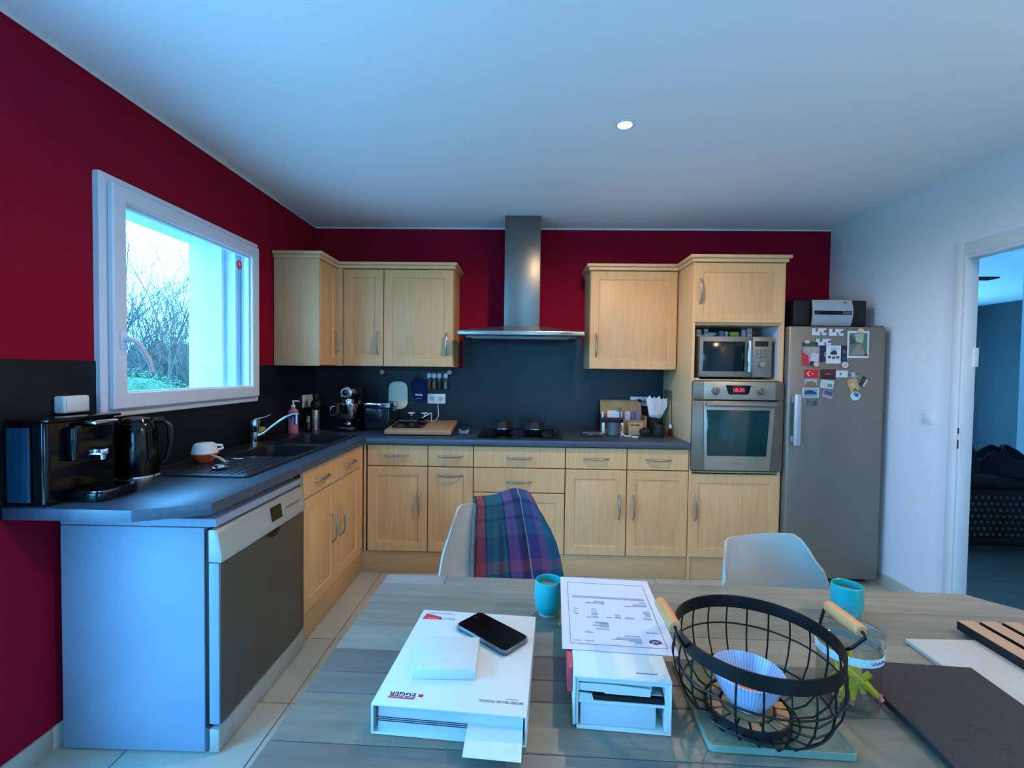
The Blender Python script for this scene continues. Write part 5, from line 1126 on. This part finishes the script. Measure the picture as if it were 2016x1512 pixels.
# printed A4 sheet lying on the box file
ps = thing('printed_sheet', 'A4 printed form sheet lying over the white box file', 'paper', (1.708, -2.789, TZ+0.0918), rz=R(-3.95))
def curl(u, v): return (0.2085*u, 0.300*v, 0.0)
obj('sheet', MB().grid(curl, 4, 6, thick=0.0003), PAP, ps, world=False)
pz = 0.0006
fr_ = MB()
for x0, y0, x1, y1 in ((0.0157, 0.0190, 0.0163, 0.2715), (0.1920, 0.0190, 0.1926, 0.2715), (0.0157, 0.0190, 0.1926, 0.0197), (0.0157, 0.2708, 0.1926, 0.2715)): fr_.box(x0, y0, 0.0004, x1, y1, pz)
obj('frame_line', fr_, PDARK, ps, world=False)
bars = [(0.0257, 0.1977, 0.1838, 0.2067), (0.0531, 0.1738, 0.0729, 0.1788), (0.0718, 0.1751, 0.0937, 0.1862), (0.0873, 0.1706, 0.0933, 0.1747), (0.1695, 0.1856, 0.1844, 0.1907), (0.1554, 0.1701, 0.1842, 0.1802), (0.1357, 0.1684, 0.1556, 0.1714), (0.0259, 0.1475, 0.0368, 0.1505), (0.0235, 0.1384, 0.0355, 0.1404), (0.025, 0.1302, 0.032, 0.1322), (0.0284, 0.1255, 0.0363, 0.1295), (0.0648, 0.1491, 0.0737, 0.1522), (0.0634, 0.1411, 0.0753, 0.1441), (0.0631, 0.1271, 0.0761, 0.1351), (0.0512, 0.1142, 0.0641, 0.1173), (0.064, 0.1151, 0.076, 0.1212), (0.1093, 0.1283, 0.1222, 0.1323), (0.11, 0.1162, 0.122, 0.1243), (0.0931, 0.117, 0.1041, 0.1201), (0.1301, 0.1169, 0.149, 0.1229), (0.1715, 0.1385, 0.1844, 0.1517), (0.1742, 0.1306, 0.1841, 0.1387), (0.1681, 0.1184, 0.184, 0.1245), (0.0676, 0.0937, 0.0934, 0.0998), (0.0762, 0.081, 0.0941, 0.0951), (0.0623, 0.084, 0.0772, 0.088), (0.0682, 0.0717, 0.0941, 0.0748), (0.045, 0.0578, 0.0609, 0.0619), (0.1627, 0.0681, 0.1856, 0.0712), (0.1197, 0.0524, 0.1495, 0.0554), (0.0945, 0.039, 0.1065, 0.041), (0.1034, 0.0398, 0.1502, 0.0479), (0.1258, 0.0356, 0.1496, 0.0396), (0.1361, 0.0309, 0.149, 0.0359), (0.023, 0.0291, 0.036, 0.0311), (0.0431, 0.0287, 0.0611, 0.0317)]
pb = MB()
for x0, y0, x1, y1 in bars: pb.box(x0, y0, 0.0004, x1, y1, pz)
pt = obj('printed_lines', pb, pm('grey_print_block', (172, 176, 192), 0.8, noise=(400, 0.3), stretch=(1, 3, 1)), ps, world=False); pt['kind'] = 'stuff'
lg = obj('emblem', MB().prism([(0.1745+0.0118*math.cos(R(a)), 0.0368+0.0100*math.sin(R(a))) for a in range(-14, 195, 13)] + [(0.1745+0.0055*math.cos(R(a)), 0.0345-0.0045*math.sin(R(a))) for a in (180, 135, 90, 45, 0)], 0.0004, pz), PDARK, ps, world=False)
txt('emblem_letter', 'W', 0.0125, PAP, lg, Matrix.Translation((0.1745, 0.0375, 0.0008)))

# cups
TURQ = pm('turquoise_glaze', (18, 172, 170), 0.3, noise=(12, 0.15), coat=0.3)
CUPW = pm('bare_white_clay', (206, 196, 180), 0.7, noise=(30, 0.1))
TEA = pm('milky_tea', (130, 150, 130), 0.15, noise=(20, 0.1))
for lab, cx, cy in (('turquoise cup with white foot beside the printed sheet', 1.700, -2.492), ('turquoise cup behind the glass jar', 2.432, -2.480)):
    t = thing('cup', lab, 'cup', (cx, cy, TZ), group='turquoise cups')
    obj('glazed_wall', MB().lathe([(0.0255, 0.757), (0.031, 0.765), (0.035, 0.790), (0.0345, 0.815), (0.033, 0.834), (0.0315, 0.8355), (0.030, 0.834), (0.0315, 0.812), (0.031, 0.79), (0.026, 0.768), (0, 0.763)], (cx, cy, 0), 32), TURQ, t)
    obj('foot_ring', MB().lathe([(0, 0.7512), (0.0235, 0.7512), (0.0255, 0.757), (0, 0.757)], (cx, cy, 0), 28), CUPW, t)
    obj('drink', MB().lathe([(0, 0.817), (0.0312, 0.817), (0.0312, 0.818), (0, 0.8182)], (cx, cy, 0), 28), TEA, t)

# glass board, wire basket, trivet, bowl
t = thing('glass_board', 'square greenish glass board under the wire basket', 'glass board', (2.05, -2.80, TZ), rz=R(-2.5))
obj('slab', MB().prism(rrect(-0.113, -0.108, 0.110, 0.112, 0.008, 4), 0.0025, 0.0125, bev=0.001), pm('mint_glass', (140, 164, 142), 0.08, alpha=0.35, noise=(6, 0.05)), t, world=False)
obj('rim_edge', MB().prism(rrect(-0.1145, -0.1095, 0.1115, 0.1135, 0.009, 4), 0.0022, 0.0128, holes=[rrect(-0.1132, -0.1082, 0.1102, 0.1122, 0.008, 4)]), pm('frosted_green_edge', (128, 156, 136), 0.35, noise=(40, 0.1)), t, world=False)
for sx_ in (-0.09, 0.09):
    for sy_ in (-0.085, 0.09): obj('foot', MB().lathe([(0, 0.0005), (0.007, 0.0005), (0.007, 0.0025), (0, 0.0025)], (sx_, sy_, 0), 12), JARG, t, world=False)
bx, by, bz = 2.033, -2.832, 0.7632
t = thing('wire_basket', 'round black wire basket with two wooden grips', 'basket', (bx, by, bz))
prof = [(0.1285, 0.886), (0.1310, 0.870), (0.1315, 0.848), (0.127, 0.822), (0.114, 0.795), (0.094, 0.774), (0.070, 0.7675), (0.040, 0.7665)]
bd = []
for i in range(64): bd.append(i)
obj('rim_band', MB().lathe([(0.1285, 0.884), (0.1300, 0.884), (0.1300, 0.9075), (0.1285, 0.9075), (0.1270, 0.9075), (0.1270, 0.884), (0.1285, 0.884)], (bx, by, 0), 64), BLKMETAL, t)
wm_ = None
for k in range(22):
    a = 2*math.pi*k/22 + 0.07
    if wm_ is None:
        o = obj('wire', MB().tube([(r_, 0, z-bz) for r_, z in prof], 0.0016, n=6), BLKMETAL, t, world=False); wm_ = o.data
    else:
        o = bpy.data.objects.new('wire', wm_); COL.objects.link(o); o.parent = t
    o.rotation_euler = (0, 0, a)
for r_, z in ((0.1325, 0.850), (0.1155, 0.7955), (0.0700, 0.7665), (0.0400, 0.7655)):
    obj('hoop', MB().tube([(bx+r_*math.cos(2*math.pi*i/56), by+r_*math.sin(2*math.pi*i/56), z) for i in range(56)], 0.0017, n=6, closed=True), BLKMETAL, t)
GRIP = pm('pale_turned_wood', (232, 152, 92), 0.5, noise=(20, 0.12), stretch=(6, 1, 6))
for s_ in (-1, 1):
    hx = bx + s_*0.150
    lp = obj('handle_loop', MB().tube([(bx+s_*0.1275, by-0.028, 0.893), (bx+s_*0.136, by-0.040, 0.905), (hx, by-0.050, 0.928), (hx, by-0.046, 0.933), (hx, by+0.046, 0.933), (hx, by+0.050, 0.928), (bx+s_*0.136, by+0.040, 0.905), (bx+s_*0.1275, by+0.028, 0.893)], 0.0026, n=8), BLKMETAL, t)
    obj('wooden_grip', MB().lathe([(0, -0.042), (0.0085, -0.042), (0.0105, -0.039), (0.0112, 0), (0.0105, 0.039), (0.0085, 0.042), (0, 0.042)], n=18, mat=Matrix.Translation((hx, by, 0.933)) @ Matrix.Rotation(R(90), 4, 'X')), GRIP, lp)
tx, ty = 2.024, -2.830
t = thing('trivet', 'round wooden trivet ring of small blocks inside the basket', 'trivet', (tx, ty, 0.7695))
obj('base_disc', MB().lathe([(0, 0.7695), (0.066, 0.7695), (0.066, 0.772), (0, 0.772)], (tx, ty, 0), 36), BLACKM, t)
bmh = None
for k in range(18):
    a = 2*math.pi*k/18
    if bmh is None:
        o = obj('wood_block', MB().prism([(0.044, -0.0062), (0.064, -0.0092), (0.064, 0.0092), (0.044, 0.0062)], 0.0027, 0.0085, bev=0.0012, seg=1), pm('trivet_wood', (186, 142, 98), 0.6, noise=(30, 0.2)), t, world=False); bmh = o.data
    else:
        o = bpy.data.objects.new('wood_block', bmh); COL.objects.link(o); o.parent = t
    o.rotation_euler = (0, 0, a)
obj('outer_ring', MB().lathe([(0.065, 0.772), (0.069, 0.770), (0.069, 0.779), (0.066, 0.780), (0.065, 0.772)], (tx, ty, 0), 40), BLACKM, t)
obj('inner_disc', MB().lathe([(0, 0.7722), (0.040, 0.7722), (0.040, 0.778), (0, 0.778)], (tx, ty, 0), 30), pm('trivet_wood', (186, 142, 98)), t)
m = bpy.data.materials.new('striped_porcelain'); m.use_nodes = True
N = m.node_tree.nodes; L = m.node_tree.links; b = N['Principled BSDF']; b.inputs['Roughness'].default_value = 0.18
tc = N.new('ShaderNodeTexCoord'); gr = N.new('ShaderNodeTexGradient'); gr.gradient_type = 'RADIAL'; L.new(tc.outputs['Object'], gr.inputs['Vector'])
m1 = N.new('ShaderNodeMath'); m1.operation = 'MULTIPLY'; m1.inputs[1].default_value = 64; m2_ = N.new('ShaderNodeMath'); m2_.operation = 'FRACT'
L.new(gr.outputs['Fac'], m1.inputs[0]); L.new(m1.outputs[0], m2_.inputs[0])
rp = N.new('ShaderNodeValToRGB'); rp.color_ramp.elements[0].color = lin((206, 208, 222)) + (1,); rp.color_ramp.elements[1].color = lin((164, 172, 206)) + (1,); rp.color_ramp.elements[0].position = 0.32; rp.color_ramp.elements[1].position = 0.45
L.new(m2_.outputs[0], rp.inputs['Fac']); L.new(rp.outputs['Color'], b.inputs['Base Color'])
ox, oy_ = 2.020, -2.838
t = thing('porcelain_bowl', 'small blue and white striped porcelain bowl standing on the trivet', 'bowl', (ox, oy_, 0.7785))
obj('bowl', MB().lathe([(0, 0.001), (0.020, 0.001), (0.021, 0.004), (0.034, 0.014), (0.048, 0.036), (0.0575, 0.064), (0.056, 0.0645), (0.046, 0.038), (0.032, 0.018), (0.018, 0.009), (0, 0.008)], n=48), m, t, world=False)
t = thing('orange_sweet', 'small orange wrapped sweet inside the striped bowl', 'sweet', (ox, oy_+0.004, 0.789))
obj('sweet', MB().ball((ox+0.002, oy_+0.006, 0.8000), 0.013, 1.2, 0.9, 0.85, n=12), pm('orange_foil', (236, 116, 52), 0.3, noise=(40, 0.15)), t)
obj('twist', MB().lathe([(0, 0), (0.003, 0.001), (0.009, 0.010), (0, 0.008)], n=10, mat=Matrix.Translation((ox+0.013, oy_+0.006, 0.7985)) @ Matrix.Rotation(R(80), 4, 'Y')), pm('orange_foil', (236, 116, 52)), t)

# glass jar of yellow sticks
jx, jy = 2.232, -2.776
t = thing('glass_jar', 'lidded glass jar holding yellow wrapped sticks', 'jar', (jx, jy, TZ))
obj('glass_wall', MB().lathe([(0, 0.7515), (0.040, 0.7515), (0.049, 0.757), (0.050, 0.765), (0.050, 0.850), (0.047, 0.862), (0.047, 0.872), (0.0445, 0.872), (0.0445, 0.862), (0.0475, 0.850), (0.0475, 0.765), (0.040, 0.757), (0, 0.756)], (jx, jy, 0), 40), JARG, t)
bnd = obj('white_band', MB().lathe([(0.0512, 0.844), (0.0518, 0.844), (0.0518, 0.858), (0.0512, 0.858), (0.0512, 0.844)], (jx, jy, 0), 40), pm('frosted_white_band', (214, 222, 216), 0.5, noise=(30, 0.05)), t)
obj('script_line', MB().tube([(jx+0.0525*math.sin(a)*1.0 - 0.0, jy-0.0525*math.cos(a), 0.851+0.002*math.sin(a*38)) for a in [0.05+0.016*i for i in range(40)]], 0.0006, n=5), pm('ink_blue', (54, 66, 120), 0.6, noise=(30, 0.1)), bnd)
ld = obj('lid', MB().lathe([(0, 0.8745), (0.052, 0.8735), (0.055, 0.876), (0.054, 0.881), (0.046, 0.886), (0.030, 0.892), (0.012, 0.895), (0.008, 0.899), (0, 0.899)], (jx, jy, 0), 40), JARG, t)
obj('knob', MB().ball((jx, jy, 0.911), 0.0135, n=16), JARG, ld)
YEL = pm('yellow_wrapper', (244, 196, 24), 0.35, noise=(25, 0.2), coat=0.2); PNK = pm('pink_tip', (206, 120, 132), 0.4, noise=(30, 0.2))
rnd = random.Random(4)
for k, (x, y, a, e) in enumerate(((-0.018, -0.020, 20, 52), (0.002, -0.026, -15, 44), (0.016, -0.012, 40, 50), (-0.004, 0.002, -50, 58), (0.020, 0.010, 10, 46), (-0.022, 0.008, 75, 52), (0.006, 0.022, -30, 48), (-0.010, -0.012, 0, 64), (0.026, -0.020, 130, 40), (0.010, -0.030, 160, 36), (0.024, 0.000, 100, 60), (-0.026, -0.010, 45, 42))):
    c = Vector((jx + x*0.55, jy + y*0.55, 0.790 + 0.0015*k)); dr_ = Vector((math.cos(R(a))*math.cos(R(e)), math.sin(R(a))*math.cos(R(e)), math.sin(R(e))))
    ln = 0.034
    t = thing('candy_stick', 'yellow wrapped stick with pink end inside the glass jar', 'candy', tuple(c), group='yellow sticks in the jar')
    obj('wrapper', MB().tube([c-dr_*ln, c-dr_*ln*.5, c+dr_*ln*.5, c+dr_*ln], [0.0054, 0.0064, 0.0062, 0.0054], n=7), YEL, t)
    obj('end_tip', MB().tube([c-dr_*(ln+0.008), c-dr_*(ln+0.0005)], [0.0066, 0.0042], n=7), PNK, t)

# material samples at the right of the table
GRAN = pm('charcoal_speckled_board', (54, 52, 54), 0.7, noise=(240, 0.4), bump=(300, 0.2))
tag(obj('grey_sample_board', MB().prism([(2.487, -2.905), (2.79, -2.905), (2.79, -2.578), (2.494, -2.580)], TZ+0.0006, TZ+0.0095, bev=0.001), pm('pale_stone_laminate', (190, 190, 182), 0.5, noise=(9, 0.08))), 'pale grey stone-look sample board lying under the dark one', 'sample board')
bk = tag(obj('dark_sample_board', MB().box(0, -0.32, 0, 0.235, 0, 0.006, bev=0.0008), GRAN), 'charcoal speckled sample board overlapping the pale one', 'sample board')
bk.location = (2.300, -2.674, TZ+0.0098); bk.rotation_euler = (R(0.0), 0, R(-4))
t = thing('slat_panel', 'oak slat acoustic panel sample with black felt gaps', 'slat panel', (2.648, -2.535, TZ+0.0098), rz=R(-1.5))
OAK = pm('light_oak_slat', (190, 152, 118), 0.5, noise=(7, 0.15), stretch=(12, 0.8, 12))
for k in range(3):
    x = k*0.050
    s_ = obj('slat', MB().box(x, -0.60, 0.006, x+0.036, 0, 0.0195, bev=0.0004, seg=1), BLACKM, t, world=False)
    obj('veneer', MB().box(x+0.0003, -0.5998, 0.0195, x+0.0357, -0.0002, 0.0206), OAK, s_, world=False)
obj('felt_backing', MB().box(0.0, -0.60, 0.0003, 0.136, 0.0, 0.006), BLACKM, t, world=False)
# ------------------------------------------------------------------ chairs at the far side of the table
SHELL = pm('off_white_shell', (184, 180, 170), 0.45, noise=(6, 0.04))
BEECH = pm('chair_beech', (190, 150, 104), 0.5, noise=(8, 0.15), stretch=(8, 8, 0.8))
PROF = [(0.000, 0.425), (0.035, 0.440), (0.16, 0.428), (0.30, 0.428), (0.375, 0.448), (0.420, 0.50), (0.440, 0.58), (0.455, 0.68), (0.470, 0.76), (0.482, 0.822)]
HALF = [0.170, 0.200, 0.225, 0.235, 0.238, 0.238, 0.230, 0.216, 0.198, 0.180]
def interp(tb, v):
    p = v*(len(tb)-1); i = min(int(p), len(tb)-2); f = p-i
    a, b = tb[i], tb[i+1]
    if isinstance(a, tuple): return tuple(x+(y-x)*f for x, y in zip(a, b))
    return a+(b-a)*f
def shell_pt(u, v, off=0.0):
    """u -1..1 across, v 0..1 front edge to top; local chair space, front towards -y"""
    d, z = interp(PROF, v); hw = interp(HALF, v)
    back = max(0.0, (v-0.42)/0.58)
    wrap = 0.150*abs(u)**2.2*(1-0.40*back)*(0.35+back if back else 0.35)
    lift = (0.045*abs(u)**2.6)*(1-back)
    top = back**3*(0.024*min(abs(u), 0.8)**1.6 - 1.25*max(0, abs(u)-0.74)**2.0)
    return Vector((u*hw, -0.24 + d - wrap*(1.0 if back else 0.0) - off*min(1, back*2), z + lift + top))
def make_chair(label, x, y, rz):
    t = thing('shell_chair', label, 'chair', (x, y, 0), rz=rz, group='shell chairs at the table')
    obj('shell', MB().grid(lambda a, b: shell_pt(a*2-1, b), 26, 40, thick=0.007), SHELL, t, world=False, smooth=70)
    for sx in (-1, 1):
        for sy in (-1, 1):
            obj('leg', MB().tube([(sx*0.11, sy*0.10-0.02, 0.412), (sx*0.20, sy*0.20-0.02, 0.001)], [0.016, 0.010], n=10), BEECH, t, world=False)
    obj('base_frame', MB().tube([(-0.11, -0.12, 0.408), (0.11, 0.08, 0.408)], 0.006, n=8).tube([(0.11, -0.12, 0.408), (-0.11, 0.08, 0.408)], 0.006, n=8).box(-0.09, -0.10, 0.405, 0.09, 0.06, 0.422), BLKMETAL, t, world=False)
    return t
c2 = make_chair('off-white shell chair in front of the fridge', 2.435, -2.335, R(20))
c1 = make_chair('off-white shell chair with a plaid blanket over its back', 1.585, -2.00, R(20))

# plaid blanket
m = bpy.data.materials.new('plaid_wool'); m.use_nodes = True
N = m.node_tree.nodes; L = m.node_tree.links; b = N['Principled BSDF']; b.inputs['Roughness'].default_value = 0.95
uvn = N.new('ShaderNodeUVMap'); sp_ = N.new('ShaderNodeSeparateXYZ'); L.new(uvn.outputs['UV'], sp_.inputs[0])
def ramp(stops):
    r = N.new('ShaderNodeValToRGB'); r.color_ramp.interpolation = 'CONSTANT'
    e = r.color_ramp.elements
    e[0].position = stops[0][0]; e[0].color = lin(stops[0][1]) + (1,)
    e[1].position = stops[1][0]; e[1].color = lin(stops[1][1]) + (1,)
    for p, c in stops[2:]:
        k = e.new(p); k.color = lin(c) + (1,)
    return r
rx_ = ramp([(0, (60, 29, 55)), (0.035, (168, 62, 68)), (0.15, (29, 34, 72)), (0.17, (30, 88, 99)), (0.43, (37, 32, 76)), (0.46, (125, 62, 104)), (0.58, (61, 32, 68)), (0.685, (177, 145, 147)), (0.70, (82, 45, 92)), (0.81, (137, 62, 97)), (0.88, (34, 88, 99))])
ry_ = ramp([(0, (168, 62, 68)), (0.10, (37, 41, 85)), (0.24, (30, 88, 99)), (0.34, (25, 25, 59)), (0.365, (41, 96, 102)), (0.455, (25, 25, 59)), (0.48, (41, 96, 102)), (0.58, (37, 39, 85)), (0.70, (60, 44, 92)), (0.72, (168, 62, 68)), (0.80, (34, 37, 79))])
L.new(sp_.outputs['X'], rx_.inputs['Fac']); L.new(sp_.outputs['Y'], ry_.inputs['Fac'])
mx = N.new('ShaderNodeMix'); mx.data_type = 'RGBA'; mx.inputs['Factor'].default_value = 0.32
L.new(rx_.outputs['Color'], mx.inputs['A']); L.new(ry_.outputs['Color'], mx.inputs['B'])
wv = N.new('ShaderNodeTexNoise'); wv.inputs['Scale'].default_value = 160; m3 = N.new('ShaderNodeMix'); m3.data_type = 'RGBA'; m3.blend_type = 'MULTIPLY'; m3.inputs['Factor'].default_value = 0.5
L.new(mx.outputs['Result'], m3.inputs['A']); L.new(wv.outputs['Color'], m3.inputs['B']); L.new(m3.outputs['Result'], b.inputs['Base Color'])
bp2 = N.new('ShaderNodeBump'); bp2.inputs['Strength'].default_value = 0.4; bp2.inputs['Distance'].default_value = 0.004; L.new(wv.outputs['Fac'], bp2.inputs['Height']); L.new(bp2.outputs['Normal'], b.inputs['Normal'])
bl = thing('blanket', 'purple and teal plaid blanket draped over the chair back', 'blanket', (1.585, -2.00, 0.45), rz=R(20))
def drape(s, q):
    """s across, q from the rear hem over the top edge to the front hem"""
    u = -0.36 + 1.36*s
    uc = max(-1.0, min(1.0, u))
    top = shell_pt(uc, 1.0)
    fold = 0.005*math.sin(s*19) + 0.003*math.sin(s*43+q*5)
    if q < 0.22:                                   # rear flap
        f = (0.22-q)/0.22
        p = Vector((top.x - 0.03*f, top.y + 0.022 + 0.01*f + fold, top.z + 0.008 - 0.16*f*(1-s)))
    elif q < 0.32:                                 # over the top
        f = (q-0.22)/0.10; a = math.pi*(1-f)
        p = Vector((top.x, top.y + 0.006 + 0.016*math.cos(a)*(-1 if False else 1)*-1*-1, top.z + 0.008 + 0.016*math.sin(a)))
        p.y = top.y + 0.006 + 0.016*(1-2*f)
    else:                                          # front
        f = (q-0.32)/0.68; v = 1.0 - 0.52*f
        p = shell_pt(uc, v, 0.026 + 0.010*f)
        p.y += -0.004 + fold*min(1, f*4)
        p.x += 0.03*f*f*s
        p.z += 0.004
    if u > 1.0:
        p.x += (u-1.0)*0.10 + 0.03*(q > 0.32)*(q-0.32); p.y += (u-1.0)*0.2
    hump = math.exp(-((s-0.66)/0.20)**2)*0.022*math.exp(-((q-0.29)/0.16)**2)
    p.z += hump
    p.z -= 0.45
    return p
obj('cloth', MB().grid(drape, 70, 60, thick=0.004), m, bl, world=False, smooth=80)
fr2 = MB()
for k in range(46):
    q = 0.30 + 0.66*k/45
    p = drape(0.0, q); fr2.tube([p, p + Vector((-0.008, -0.002, -0.004 - 0.002*math.sin(k*3))), p + Vector((-0.013, -0.002, -0.012))], 0.0009, n=4)
f_ = obj('fringe', fr2, pm('cream_fringe', (190, 180, 180), 0.9, noise=(40, 0.2)), bl, world=False); f_['kind'] = 'stuff'
